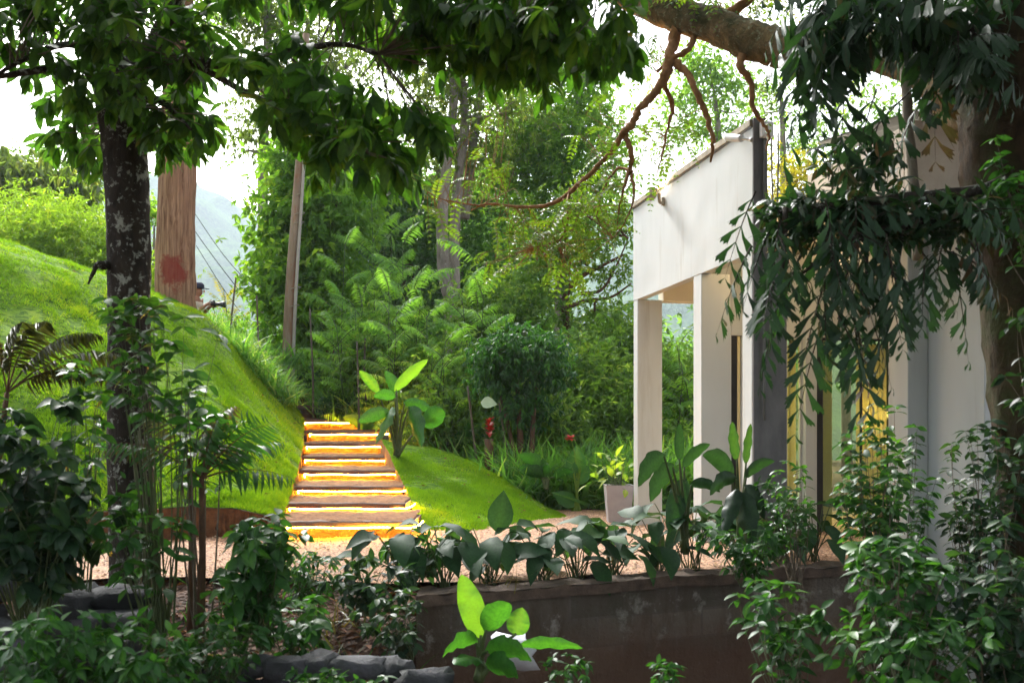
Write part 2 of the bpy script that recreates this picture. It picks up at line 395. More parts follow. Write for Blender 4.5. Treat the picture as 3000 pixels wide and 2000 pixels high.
# loose pebbles lying on the path
n = 9000; px_ = R(-4.5, 4.5, n); py_ = R(0, 1, n)**1.3*5.2+path_front(px_)
s = R(.006, .013, n); V0 = A([[1,0,0],[0,1,0],[-1,0,0],[0,-1,0],[0,0,.8],[0,0,-.6]], float); F0 = A([[0,1,4],[1,2,4],[2,3,4],[3,0,4]])
V = (V0[None]*(1+rng.normal(0, .25, (n, 6, 3))))*s[:, None, None]+np.stack([px_, py_, ground(px_, py_)*.35+.042+.012*vnoise(px_, py_, .3, 9)], -1)[:, None]
m, t, b, o = newmat('pebble'); at = node(t, 'ShaderNodeAttribute', attribute_name='tint')
t.links.new(ramp(t, at.outputs['Fac'], [(0, (.22, .10, .05)), (.6, (.5, .30, .16)), (1, (.7, .52, .36))]), b.inputs['Base Color']); b.inputs['Roughness'].default_value = .8; M['pebble'] = m
g = MB(); g.add(V.reshape(-1, 3), (np.arange(n)[:, None, None]*6+F0[None]).reshape(-1, 3), np.repeat(R(0, 1, n), 6))
tag(g.build('loose_gravel', M['pebble'], smooth=False), kind='stuff')

def loft(cols, nu, nv, disp=.03, seed=1):
    """surface through control columns (each a list of world points front -> back)"""
    C = A([catmull(c, max(2, nv//(len(c)-1))) for c in cols]); m_ = C.shape[1]
    S = A([catmull(C[:, j], max(2, nu//(len(cols)-1))) for j in range(m_)]).transpose(1, 0, 2)
    S[..., 2] += disp*vnoise(S[..., 0], S[..., 1], .6, seed)+disp*.5*vnoise(S[..., 0], S[..., 1], .23, seed+1)
    return S
m, t, b, o = newmat('lawn_base'); c = objco(t)
cc = ramp(t, noise(t, 1.2, 6, .7, c), [(.3, (.06, .13, .010)), (.5, (.14, .25, .014)), (.72, (.25, .34, .03))])
cc = mixc(t, ramp(t, noise(t, 7, 6, .75, objco(t, (1, 1.6, 2.4)), .5), [(.42, (.85, .85, .85)), (.56, (0, 0, 0))]), cc, (.03, .085, .005))
t.links.new(cc, b.inputs['Base Color']); b.inputs['Roughness'].default_value = .95; b.inputs['Specular IOR Level'].default_value = .1
bump(t, b, noise(t, 34, 5, .7, c), .8, .04); M['lawn'] = m

def G(p, dz=0): p = A(p, float); return A([p[0], p[1], float(ground(p[0], p[1]))+dz])
leftcols = [
 [P(-700, 1500, 8.6), P(-700, 1100, 9.8), P(-700, 760, 11.2), P(-700, 560, 12.8), P(-700, 540, 17)],
 [P(-250, 1495, 9.0), P(-250, 1150, 10.2), P(-250, 850, 11.8), P(-250, 640, 13.4), P(-250, 640, 18)],
 [P(60, 1490, 9.3), P(70, 1190, 10.6), P(80, 930, 12.2), P(90, 742, 14.2), P(90, 770, 19)],
 [P(300, 1485, 9.6), P(305, 1220, 10.9), P(310, 990, 12.7), P(310, 812, 14.8), P(310, 850, 19)],
 [P(560, 1480, 9.9), P(570, 1265, 11.3), P(590, 1085, 13.2), P(610, 935, 15.6), P(600, 965, 19)],
 [P(690, 1492, 9.95), P(715, 1330, 11.3), P(735, 1190, 13.3), P(745, 1095, 16.4), P(735, 1110, 19)],
 [P(772, 1505, 10.0), P(815, 1400, 11.6), P(840, 1295, 13.6), P(852, 1190, 17.2), P(840, 1190, 19)],
 [P(822, 1535, 10.2), P(853, 1440, 11.6), P(882, 1330, 13.7), P(890, 1240, 17.0), P(870, 1235, 19)],
]
SL = loft(leftcols, 140, 90, .045, 5); g = MB(); g.add(SL.reshape(-1, 3), gridq(*SL.shape[:2]))
tag(g.build('lawn_bank', M['lawn']), kind='structure')
rightcols = [
 [P(1232, 1566, 10.5), P(1192, 1440, 12.0), P(1150, 1350, 13.4), P(1118, 1287, 14.6), P(1115, 1300, 16)],
 [P(1300, 1566, 10.75), P(1265, 1450, 12.0), P(1228, 1360, 13.3), P(1200, 1303, 14.5), P(1205, 1330, 16)],
 [P(1375, 1560, 10.9), P(1360, 1470, 12.0), P(1340, 1390, 13.2), P(1330, 1333, 14.2), P(1335, 1370, 15.6)],
 [P(1470, 1548, 11.4), P(1465, 1490, 12.2), P(1450, 1430, 13.0), P(1435, 1384, 13.8), P(1440, 1420, 15.0)],
 [P(1560, 1535, 11.9), P(1565, 1506, 12.4), P(1560, 1478, 12.8), P(1552, 1455, 13.3), P(1555, 1470, 14.4)],
 [P(1655, 1520, 12.6), P(1660, 1519, 12.8), P(1655, 1516, 12.95), P(1648, 1514, 13.1), P(1650, 1512, 14.2)],
]
SR = loft(rightcols, 70, 60, .02, 15); g = MB(); g.add(SR.reshape(-1, 3), gridq(*SR.shape[:2]))
tag(g.build('lawn_slope', M['lawn']), kind='structure')
# earth cut below the left lawn and under the right lawn edge
g = MB()
for S_, dz in ((SL, .0), (SR, .0)):
    e = S_[:, 0]; lo = e.copy(); lo[:, 1] += .10; lo[:, 2] = np.minimum(ground(lo[:, 0], lo[:, 1])-.05, e[:, 2]-.05); mid = (e+lo)/2+rng.normal(0, .015, e.shape)
    e2 = e+A([0, .02, -.01]); V = np.stack([e2, mid, lo], 1).reshape(-1, 3); g.add(V, gridq(len(e), 3)[:, ::-1])
m, t, b, o = newmat('orange_earth'); c = objco(t)
t.links.new(ramp(t, noise(t, 9, 7, .7, c), [(.3, (.07, .03, .012)), (.7, (.26, .11, .04))]), b.inputs['Base Color']); b.inputs['Roughness'].default_value = .95; bump(t, b, noise(t, 30, 6, .7, c), .8, .04); M['earth'] = m
tag(g.build('earth_cut', M['earth']), kind='structure')
# side of the left bank facing the stairs
e = SL[-1]; lo = e.copy(); lo[:, 0] -= .02; lo[:, 2] -= .7; g = MB(); g.add(np.stack([e, lo], 1).reshape(-1, 3), gridq(len(e), 2)); tag(g.build('earth_bank_side', M['earth']), kind='structure')
e = SR[0]; lo = e.copy(); lo[:, 2] -= .6; g = MB(); g.add(np.stack([e, lo], 1).reshape(-1, 3), gridq(len(e), 2)); tag(g.build('earth_slope_side', M['earth']), kind='structure')

def lawn_blades(S_, n, name, h=.035):
    a = R(0, S_.shape[0]-1.001, n); b_ = R(0, (S_.shape[1]-1)*.86, n); i = a.astype(int); j = b_.astype(int); fa = (a-i)[:, None]; fb = (b_-j)[:, None]
    p = (S_[i, j]*(1-fa)+S_[i+1, j]*fa)*(1-fb)+(S_[i, j+1]*(1-fa)+S_[i+1, j+1]*fa)*fb
    dens = vnoise(p[:, 0], p[:, 1], .35, 31)+.6*vnoise(p[:, 0], p[:, 1], .12, 32); k = dens+R(-.7, .7, n) > -.15
    p = p[k]; dens = dens[k]; n = len(p)
    d = nrm(A([0, -.1, .75])+rng.normal(0, .5, (n, 3))); d[:, 2] = np.abs(d[:, 2])*.8+.1
    s_ = h*R(.6, 1.5, n)*(1+.5*np.clip(dens, 0, 1)); sx = nrm(np.cross(d, A([0, 1., .2])+rng.normal(0, .3, (n, 3))))
    V = np.stack([p-sx*.0045, p+sx*.0045, p+d*s_[:, None]], 1).reshape(-1, 3)
    g = MB(); g.add(V, np.arange(n*3).reshape(-1, 3), np.repeat(np.clip(.48+.35*vnoise(p[:, 0], p[:, 1], .8, 35)+.25*vnoise(p[:, 0], p[:, 1], .2, 36)+rng.normal(0, .18, n), 0, 1), 3))
    tag(g.build(name, M['grass'], smooth=False), kind='stuff')
lawn_blades(SL[30:], 170000, 'lawn_grass', .040)
lawn_blades(SR, 70000, 'lawn_grass', .026)

# far hills, green but paled by the air
def hill(name, D, prof, depth, seed, amp, mat):
    xs = np.linspace(-1400, 4400, 260); ys = np.linspace(0, 1, 70)
    U, W = np.meshgrid(xs, ys, indexing='ij'); top = np.interp(xs, [p[0] for p in prof], [p[1] for p in prof])
    Xw = (U-1500)/F*D; Yw = D-depth*(1-W)
    ztop = EH+(HZ-top)/F*D; Zw = -40+(ztop[:, None]+40)*np.sin(W*np.pi/2)**.9
    r = amp*(vnoise(Xw, Yw, 22, seed)+.6*vnoise(Xw, Yw, 9, seed+1)+.35*np.abs(vnoise(Xw, Yw*3, 4, seed+2))); Zw = Zw+r; 
    Xw = Xw+amp*.6*vnoise(Xw, Zw, 7, seed+3)
    g = MB(); g.add(np.stack([Xw, Yw, Zw], -1).reshape(-1, 3), gridq(260, 70)); tag(g.build(name, mat), kind='structure')
m, t, b, o = newmat('hillside_woods'); c = objco(t)
cc = ramp(t, noise(t, .035, 7, .72, c), [(.38, (.02, .06, .02)), (.5, (.05, .13, .03)), (.6, (.14, .24, .06)), (.7, (.2, .26, .1))])
cc = mixc(t, .6, cc, ramp(t, noise(t, .4, 6, .7, c), [(.4, (.015, .045, .015)), (.65, (.12, .2, .05))]))
t.links.new(cc, b.inputs['Base Color']); b.inputs['Roughness'].default_value = 1; b.inputs['Specular IOR Level'].default_value = 0; bump(t, b, noise(t, .25, 6, .7, c), 1, 3); M['hill'] = m
hill('hills', 950, [(-1500, 700), (200, 640), (400, 600), (560, 570), (640, 590), (760, 655), (900, 760), (1300, 800), (1600, 700), (1800, 650), (2000, 720), (2600, 800), (4500, 900)], 560, 51, 7, M['hill'])

# leaf litter on the soil bank
n = 7600; x = R(-5, 4.6, n); y = R(4.4, 7.4, n); k = ~((x > -.4) & (y > wall_y(x)-.05)); x, y = x[k], y[k]; n = len(x)
g = MB(); leaves(g, KITE, np.stack([x, y, ground(x, y)+R(.008, .03, n)], -1), rng.normal(0, 1, (n, 3))*A([1, 1, .15]), A([0, 0, 1.])+rng.normal(0, .35, (n, 3)), R(.04, .11, n), R(0, 1, n)**1.3)
tag(g.build('leaf_litter', M['litter']), kind='stuff')

n = 150; a = rng.integers(20, SL.shape[0]-4, n); j = rng.integers(3, int(SL.shape[1]*.8), n); q = SL[a, j]; a = rng.integers(0, SR.shape[0]-4, n//3); j = rng.integers(3, int(SR.shape[1]*.8), n//3); q = np.vstack([q, SR[a, j]])+A([0, 0, .035])
g = MB(); leaves(g, KITE, q, rng.normal(0, 1, q.shape)*A([1, 1, .2]), A([0, -.3, 1.])+rng.normal(0, .3, q.shape), R(.03, .075, len(q)), R(.5, 1, len(q))); tag(g.build('fallen_leaves', M['litter'], None), kind='stuff')

# ------------------------------------------------------------------ stairs with light strips
M['tread'] = mplain('brown_concrete_tread', (.09, .055, .04), (.20, .135, .10), 5, .8, .3, stain=((.12, .07, .045), 3, .5, .66, (1, 1, 1)))
M['grit'] = mplain('gritty_earth', (.10, .04, .015), (.27, .12, .04), 22, .95, .8)
M['led'] = memit('warm_light_strip', (1, .47, .035), 78)
M['ledw'] = memit('light_beads', (1, .70, .36), 40)
st = empty('garden_staircase', (-1.7, 9.96, 0), 'staircase of brown slab treads climbing the lawn bank, a glowing light strip under each nose', 'staircase')
ytop = [1227, 1260.6, 1296, 1335, 1375, 1422.6, 1472, 1526]; lft = [878, 890, 880, 874, 850, 828, 798, 786]; rgt = [1107, 1118, 1133, 1144, 1163, 1182, 1188, 1209]
SD = [17.3, 16.25, 15.2, 14.15, 13.1, 12.05, 11.0, 9.96]; steps = []
for i in range(8):
    a = P(lft[i], ytop[i], SD[i]); b_ = P(rgt[i], ytop[i]+2, SD[i]); steps.append((a[0], b_[0], a[1], a[2]))
for i, (x0, x1, y0, z) in enumerate(steps):
    dep = .93; g = MB(); th = .054
    V = []; 
    xs = np.linspace(x0, x1, 15); wz = .004*rng.normal(0, 1, 15)
    prof = [(0, -th), (0, -.012), (.012, 0), (dep, 0), (dep, -th)]
    for k, xx in enumerate(xs):
        for (py2, pz2) in prof: V.append((xx, y0+py2+wz[k]*.6+(.012 if i < 7 else .03)*(k/14), z+pz2+wz[k]*.5-.008*(k/14)))
    q = gridq(15, 5).tolist()+[[k*5+4, k*5, k*5+5, k*5+9] for k in range(14)]
    g.add(A(V), A(q)); g.add(A(V[:5]), [A([[0, 1, 2], [0, 2, 3], [0, 3, 4]])]); g.add(A(V[-5:]), [A([[2, 1, 0], [3, 2, 0], [4, 3, 0]])])
    tr = g.build('tread', M['tread'], st, smooth=False)
    # earth riser set back below the nose
    zb = (steps[i+1][3] if i < 7 else 0.0)-.01; g = MB(); nx = 30; xs = np.linspace(x0+.02, x1-.03, nx); zz = np.linspace(zb, z-th-.004, 6)
    U, W = np.meshgrid(xs, zz, indexing='ij'); g.add(np.stack([U, y0+.13+.05*(z-W)*-1+.02*vnoise(U, W, .08, 40+i)+.012*rng.normal(0, 1, U.shape), W], -1).reshape(-1, 3), gridq(nx, 6)[:, ::-1])
    g.build('riser', M['earth'], st)
    # gravelly grit lying on the tread back part (lit brightly by the strip above)
    g = MB(); xs = np.linspace(x0+.02, x1-.02, 40); ys = np.linspace(y0+.05, y0+1.15, 20); U, W = np.meshgrid(xs, ys, indexing='ij')
    if i > 0:
        g.add(np.stack([U, W, z+.006+.012*vnoise(U, W, .09, 60+i)+.014*smooth(y0+.2, y0+.9, W)+.004*rng.normal(0, 1, U.shape)-.016*smooth(y0+.15, y0+.05, W)], -1).reshape(-1, 3), gridq(40, 20)); g.build('grit_layer', M['grit'], tr)
    # strip: thin lit band under the nose with round beads, running round the right end
    lx0 = x0+(.16 if i > 3 else .07); n_ = int((x1-lx0)/.034)
    g = MB(); ztp = z-th-.008
    pts = [(lx0, y0+.16, ztp-.05), (lx0+.02, y0+.05, ztp), ]+[(xx, y0+.014, ztp-.005+.004*math.sin(xx*9+i)) for xx in np.linspace(lx0+.1, x1-.05, 8)]+[(x1+.012, y0+.05, ztp), (x1+.045, y0+.30, ztp+.004), (x1+.05, y0+.62, ztp+.01)]
    nb = int((x1-lx0)/.034)*2+20; c = tube(g, catmull(pts, 14)[::1], np.where(np.arange(nb) % 2, .0042, .0095), 6, 1); g.build('light_strip', M['led'], tr)
for (pa, pb, py_, D_, dz) in ((850, 934, 1186, 17.7, .07), (818, 896, 1148, 18.6, .07)):      # two upper unlit treads turning left
    a = P(pa, py_, D_); b_ = P(pb, py_, D_); g = MB(); box(g, (a[0], a[1], a[2]-dz), (b_[0], a[1]+1.1, a[2]), bev=.01); g.build('tread', M['tread'], st, smooth=False)
    g = MB(); box(g, (a[0]+.02, a[1]+.12, a[2]-.45), (b_[0]-.03, a[1]+.9, a[2]-dz-.003)); g.build('riser', M['earth'], st, smooth=False)

# ------------------------------------------------------------------ retaining wall and loose stone walls
m, t, b, o = newmat('stained_block_wall'); c = objco(t)
br = node(t, 'ShaderNodeTexBrick', Scale=1.0); br.inputs['Brick Width'].default_value = .40; br.inputs['Row Height'].default_value = .2; br.inputs['Mortar Size'].default_value = .012; br.inputs['Mortar Smooth'].default_value = .6
mp = t.nodes.new('ShaderNodeMapping'); mp.inputs['Rotation'].default_value = (math.radians(-90), 0, 0); t.links.new(c, mp.inputs[0]); t.links.new(mp.outputs[0], br.inputs['Vector'])
br.inputs['Color1'].default_value = (.07, .06, .045, 1); br.inputs['Color2'].default_value = (.17, .14, .11, 1); br.inputs['Mortar'].default_value = (.10, .085, .07, 1)
cc = mixc(t, ramp(t, noise(t, 2.2, 7, .7, objco(t, (1, 1, .35))), [(.42, (0, 0, 0)), (.62, (1, 1, 1))]), br.outputs['Color'], (.055, .035, .02))
cc = mixc(t, ramp(t, noise(t, 5, 6, .7, c), [(.56, (0, 0, 0)), (.66, (.8, .8, .8))]), cc, (.26, .24, .21))
cc = mixc(t, ramp(t, noise(t, 1.1, 5, .7, c), [(.5, (0, 0, 0)), (.7, (.7, .7, .7))]), cc, (.03, .035, .015))
sx = t.nodes.new('ShaderNodeSeparateXYZ'); t.links.new(c, sx.inputs[0]); a1 = node(t, 'ShaderNodeMath', operation='MULTIPLY_ADD'); t.links.new(noise(t, 3, 6, .7, c), a1.inputs[0]); a1.inputs[1].default_value = -.6; t.links.new(sx.outputs[2], a1.inputs[2])
cc = mixc(t, ramp(t, a1.outputs[0], [(0, (.85, .85, .85)), (.3, (0, 0, 0))]), cc, (.085, .042, .022))      # rusty splash dirt low on the wall
t.links.new(cc, b.inputs['Base Color']); b.inputs['Roughness'].default_value = .95; bump(t, b, noise(t, 20, 7, .7, c), .8, .03); M['rwall'] = m
rw = empty('retaining_wall', (1.2, 7.2, -.8), 'dark stained concrete block retaining wall below the row of broad-leaved plants', 'wall')
g = MB(); xs = np.linspace(-.62, 5.2, 90); zs = np.linspace(-1.25, 1, 30)
zt = .03+.012*vnoise(xs, xs, .3, 3); V = []
U, W = np.meshgrid(xs, np.linspace(0, 1, 30), indexing='ij')
g.add(np.stack([U, wall_y(U)+.006*vnoise(U, W, .06, 70), -1.7+(zt[:, None]+1.7)*W], -1).reshape(-1, 3), gridq(90, 30))
U, W = np.meshgrid(xs, np.linspace(0, 1, 4), indexing='ij'); g.add(np.stack([U, wall_y(U)+.22*W, zt[:, None]+0*W+.004*rng.normal(0, 1, U.shape)], -1).reshape(-1, 3), gridq(90, 4))
g.build('block_face', M['rwall'], rw, smooth=False)
g = MB(); U, W = np.meshgrid(xs, np.linspace(0, 1, 3), indexing='ij')
for (yy0, yy1, za, zb) in ((-.035, -.035, -.055, .018), (-.035, .26, .018, .022)):
    g.add(np.stack([U, wall_y(U)+yy0+(yy1-yy0)*W+.004*vnoise(U, W, .2, 5), zt[:, None]+za+(zb-za)*W+.009*rng.normal(0, 1, U.shape)*(W > .1)], -1).reshape(-1, 3), gridq(90, 3))
g.build('cap', mplain('cap_mortar', (.045, .03, .022), (.13, .09, .065), 9, .95, .8), rw, smooth=False)

def rock(g, c, r, tint, pw=.62):
    n_ = 7; th_ = np.linspace(0, np.pi, n_); ph = np.linspace(0, 2*np.pi, 10, endpoint=False)
    T_, H = np.meshgrid(th_, ph, indexing='ij'); d = np.stack([np.sin(T_)*np.cos(H), np.sin(T_)*np.sin(H), np.cos(T_)], -1)
    d = np.sign(d)*np.abs(d)**.62
    nz = 1+.17*rng.normal(0, 1, T_.shape); nz[0] = nz[0, 0]; nz[-1] = nz[-1, 0]
    a = R(-.3, .3); Rm = A([[math.cos(a), -math.sin(a), 0], [math.sin(a), math.cos(a), 0], [0, 0, 1]])
    V = (d*nz[..., None]*A(r)).reshape(-1, 3)@Rm.T+A(c); i = np.arange(n_-1)[:, None]*10; j = np.arange(10)[None]; j2 = (j+1) % 10
    g.add(V, np.stack([i+j, i+10+j, i+10+j2, i+j2], -1).reshape(-1, 4), tint)
m, t, b, o = newmat('grey_rock'); c = objco(t); at = node(t, 'ShaderNodeAttribute', attribute_name='tint')
cc = mixc(t, at.outputs['Fac'], (.018, .018, .024), (.085, .085, .095)); cc = mixc(t, ramp(t, noise(t, 6, 7, .75, c), [(.42, (0, 0, 0)), (.62, (.7, .7, .7))]), cc, (.02, .025, .018))
t.links.new(cc, b.inputs['Base Color']); b.inputs['Roughness'].default_value = .85; bump(t, b, noise(t, 14, 8, .7, c), .8, .04); M['rock'] = m
def stone_wall(px0, px1, ytop_, D, rows, sz, label):
    c0 = P((px0+px1)/2, ytop_, D); c0[2] -= rows*sz*1.1
    g = MB(); z0 = P(0, ytop_, D)[2]
    for r_ in range(rows):
        x = P(px0, 0, D)[0]; xe = P(px1, 0, D)[0]
        while x < xe:
            wd = sz*R(1.1, 2.3); rock(g, (x+wd/2, D+R(-.08, .08)+.03*r_*-1, z0-sz*.5-r_*sz*.9+R(-.05, .05)), (wd*.56, sz*R(.7, 1.2), sz*R(.34, .66)), R(0, 1)); x += wd*R(.8, 1.05)
    o_ = g.build('stone_wall', M['rock'], None); tag(o_, label, 'stone wall'); return o_
stone_wall(-260, 350, 1700, 5.75, 6, .17, 'mossy dry stone wall of large dark stones beside the lichen covered tree trunk')
stone_wall(520, 1330, 1945, 5.3, 4, .12, 'low row of small grey stones along the foot of the brown leaf litter bank')

# ------------------------------------------------------------------ white building (local frame: y runs back along the facade, x to the right)
AX = nrm(A([-.202, 1.])); BX = A([AX[1], -AX[0]]); O0 = A([2.051, 8.49]); RZ = math.atan2(BX[1], BX[0])
def W3(x, y, z=0): p = O0+BX*x+AX*y; return A([p[0], p[1], z])
def lx(px, y): k = (px-1500)/F; return (k*(O0[1]+y*AX[1])-O0[0]-y*AX[0])/(BX[0]-k*BX[1])
def ly(px, x):
    k = (px-1500)/F; return (k*(O0[1]+x*BX[1])-O0[0]-x*BX[0])/(AX[0]-k*AX[1])
def dep(x, y): return O0[1]+x*BX[1]+y*AX[1]
def zz_(py, x, y): return EH+(HZ-py)/F*dep(x, y)
ML = A([[BX[0], AX[0], 0, O0[0]], [BX[1], AX[1], 0, O0[1]], [0, 0, 1, 0]], float)
M['wall'] = mplain('cream_render', (.42, .445, .445), (.49, .515, .515), 1.6, .85, .06, .35, stain=((.35, .34, .31), 2.2, .56, .78, (2.2, 2.2, .22)))
M['cement'] = mplain('bare_cement', (.10, .095, .10), (.20, .19, .19), 5, .9, .25, .4)
M['coping'] = mplain('coping_cement', (.20, .17, .12), (.42, .37, .28), 9, .9, .3)
M['soffit'] = mplain('soffit_paint', (.60, .54, .40), (.68, .62, .48), 3, .8, .03)
M['beige'] = mplain('beige_render', (.34, .28, .22), (.46, .39, .31), 3, .85, .1, stain=((.26, .21, .16), 2, .52, .7, (1.5, 1.5, .3)))
M['curtain'] = mplain('yellow_curtain', (.55, .47, .24), (.66, .58, .34), 3, .9, .05, .1)
M['white'] = mplain('white_plastic', (.62, .62, .64), (.70, .70, .72), 8, .45, 0)
M['grey'] = mplain('grey_metal', (.10, .10, .10), (.16, .155, .15), 8, .5, 0)
M['floor'] = mplain('floor_tile', (.30, .27, .23), (.40, .36, .31), 3, .35, 0)
m, t, b, o = newmat('window_glass'); gl = node(t, 'ShaderNodeBsdfGlossy', Roughness=.03); tp = t.nodes.new('ShaderNodeBsdfTransparent'); tp.inputs[0].default_value = (.80, .86, .62, 1)
mx = t.nodes.new('ShaderNodeMixShader'); mx.inputs[0].default_value = .10; t.links.new(tp.outputs[0], mx.inputs[1]); t.links.new(gl.outputs[0], mx.inputs[2]); t.links.new(mx.outputs[0], o.inputs[0]); M['glass'] = m
bd = empty('pavilion_building', W3(0, 0), 'cream pavilion with a high blank fascia wall on square columns and warm lit glazed rooms', 'building')
def bb(name, mat, lo, hi, parent=bd, bev=.004):
    g = MB(); box(g, lo, hi, M=ML, bev=bev); return g.build(name, M[mat], parent, smooth=False)
Z1, Z2, ZS = 2.635, 3.70, 2.95
def subbox_wall():      # fascia as a finely divided slab so its edge is not razor straight
    g = MB(); ny, nz = 50, 20
    for x_, fl in ((0.0, 1), (.10, 0)):
        U, W = np.meshgrid(np.linspace(0.0, 3.2, ny), np.linspace(Z1, Z2, nz), indexing='ij')
        V = np.stack([x_+.0025*vnoise(U, W, .25, 77), U, W], -1).reshape(-1, 3)@ML[:, :3].T+ML[:, 3]; q = gridq(ny, nz); g.add(V, q[:, ::-1] if fl else q)
    box(g, (0.003, 0.001, Z1), (.097, 3.199, Z2), M=ML); return g.build('fascia_wall', M['wall'], bd, smooth=False)
subbox_wall()
for k, (ya, yb) in enumerate(((.012, .21), (1.14, 1.345), (3.05, 3.2))):
    g = MB(); box(g, (0.002, ya, -.15), (.30, yb, Z1-.002), M=ML, bev=.006); c_ = g.build('column', M['wall'], bd, smooth=False)
    if k == 0:
        g = MB(); box(g, (.004, -.012, -.15), (.31, .009, Z1-.002), M=ML, bev=.003); g.build('bare_face', M['cement'], c_, smooth=False)
bb('wall_end', 'cement', (-.003, -.028, Z1), (.125, -.002, Z2+.075))
cp = bb('coping', 'coping', (-.025, .0, Z2+.012), (.125, 3.22, Z2+.07)); bb('drip_edge', 'grey', (-.012, .002, Z2+.001), (.11, 3.21, Z2+.010), cp, 0)
bb('roof_slab', 'soffit', (.103, .02, ZS), (4.2, 3.18, ZS+.13))
bb('rear_beam', 'soffit', (.303, 3.02, Z1-.02), (4.2, 3.19, ZS-.002))
bb('floor_slab', 'floor', (.0, -.05, -.12), (5.4, 3.3, -.02))
YW = 1.9
xl, xr = lx(2100, YW), lx(2645, YW)
# room front wall pieces, left to right
zt_ = 2.12
bb('room_wall', 'wall', (xl, YW, -.02), (lx(2143, YW), YW+.12, ZS-.002))
bb('room_header', 'wall', (lx(2143, YW)+.002, YW+.004, zt_), (xr, YW+.12, ZS-.004))
dr = bb('door', 'dark', (lx(2145, YW), YW+.02, -.02), (lx(2162, YW), YW+.07, zt_-.003))
bb('door_jamb', 'curtain', (lx(2163, YW), YW+.022, -.02), (lx(2172, YW), YW+.068, zt_-.003))
bb('room_wall', 'wall', (lx(2174, YW), YW+.001, -.02), (lx(2304, YW), YW+.12, zt_-.003))
def window(pa, pb, za, zb, mull=()):
    f_ = MB(); x0, x1 = lx(pa, YW), lx(pb, YW); wdt = .022
    for (a_, b__) in ((x0, x0+wdt), (x1-wdt, x1)): box(f_, (a_, YW+.03, za), (b__, YW+.075, zb), M=ML)
    box(f_, (x0+wdt+.001, YW+.031, za), (x1-wdt-.001, YW+.074, za+wdt), M=ML); box(f_, (x0+wdt+.001, YW+.031, zb-wdt), (x1-wdt-.001, YW+.074, zb), M=ML)
    for mm in mull: box(f_, (lx(mm, YW)-.006, YW+.034, za+wdt+.001), (lx(mm, YW)+.006, YW+.072, zb-wdt-.001), M=ML)
    wn = f_.build('window', M['dark'] if mull else M['wall'], bd, smooth=False)
    g = MB(); box(g, (x0+wdt, YW+.05, za+wdt), (x1-wdt, YW+.056, zb-wdt), M=ML); g.build('pane', M['glass'], wn, smooth=False)
window(2305, 2353, .38, zt_-.004)
bb('window_apron', 'wall', (lx(2305, YW), YW+.002, -.02), (lx(2353, YW), YW+.12, .378))
bb('post', 'wall', (lx(2354, YW), YW-.05, -.02), (lx(2387, YW), YW+.12, ZS-.01))
bb('black_post', 'dark', (lx(2388.5, YW), YW-.02, -.02), (lx(2408, YW), YW+.08, zt_-.002))
bb('curtain', 'curtain', (lx(2409, YW), YW+.10, -.02), (lx(2452, YW), YW+.13, zt_-.002))
window(2410, 2614, .0, zt_-.004, (2530,))
bb('post', 'soffit', (lx(2615, YW), YW-.02, -.02), (xr, YW+.12, zt_-.003))
# drawn curtain standing well behind the glass (wavy), back wall of the room
g = MB(); xs = np.linspace(lx(2490, 2.5), lx(2700, 2.5), 80); zs = np.linspace(.02, 2.1, 6); U, W = np.meshgrid(xs, zs, indexing='ij')
g.add(np.stack([U, 2.35+.03*np.sin(U*70)+.01*np.sin(U*31), W], -1).reshape(-1, 3)@ML[:, :3].T+ML[:, 3], gridq(80, 6)); g.build('curtain', M['curtain'], bd)
g = MB(); xs = np.linspace(lx(2300, 2.5), lx(2360, 2.5), 40); U, W = np.meshgrid(xs, zs, indexing='ij')
g.add(np.stack([U, 2.7+.03*np.sin(U*70), W], -1).reshape(-1, 3)@ML[:, :3].T+ML[:, 3], gridq(40, 6)); g.build('curtain', M['curtain'], bd)
# right hand wing: stepped walls
yA = -.35; xA = lx(2660, yA); yA2 = min(ly(2620, xA), YW-.06); xB = lx(2720, yA); yB = ly(2885, xB)
bb('wing_wall', 'wall', (xA, yA, -.9), (xB-.002, yA2, ZS-.2), bev=.006)
bb('wing_wall', 'wall', (xB, yB, -.9), (xB+2.6, yA2+.4, ZS-.25), bev=.006)
bb('canopy_slab', 'wall', (xA-.05, yB-.12, ZS-.19), (xB+2.7, YW+.12, ZS-.03), bev=.006)
bb('wing_roof_slab', 'soffit', (xr+.003, YW+.125, ZS-.024), (xB+2.7, 3.3, ZS+.10))
up_ = bb('upper_parapet', 'beige', (lx(2680, yB+.1), yB+.1, ZS-.026), (xB+2.7, yB+.24, 3.52))
bb('parapet_side', 'beige', (lx(2680, yB+.1), yB+.243, ZS-.025), (lx(2680, yB+.1)+.14, yB+1.8, 3.515))
rfx = lx(2700, yB); g = MB(); nx = 60; xs = np.linspace(rfx, xB+2.8, nx); ys = np.linspace(yB-.1, yB+1.6, 4); U, W = np.meshgrid(xs, ys, indexing='ij')
for dz in (0, .012): g.add(np.stack([U, W, 3.56+dz+.014*np.sin(U*80)+.12*(W-yB)], -1).reshape(-1, 3)@ML[:, :3].T+ML[:, 3], gridq(nx, 4))
g.build('roof_sheet', M['grey'], bd)

def P2(px, py, x=None, y=None, off=0):       # point on the facade plane (x=0)
    yy = ly(px, x if x is not None else 0); xx = x if x is not None else 0
    return W3(xx, yy, zz_(py, xx, yy))
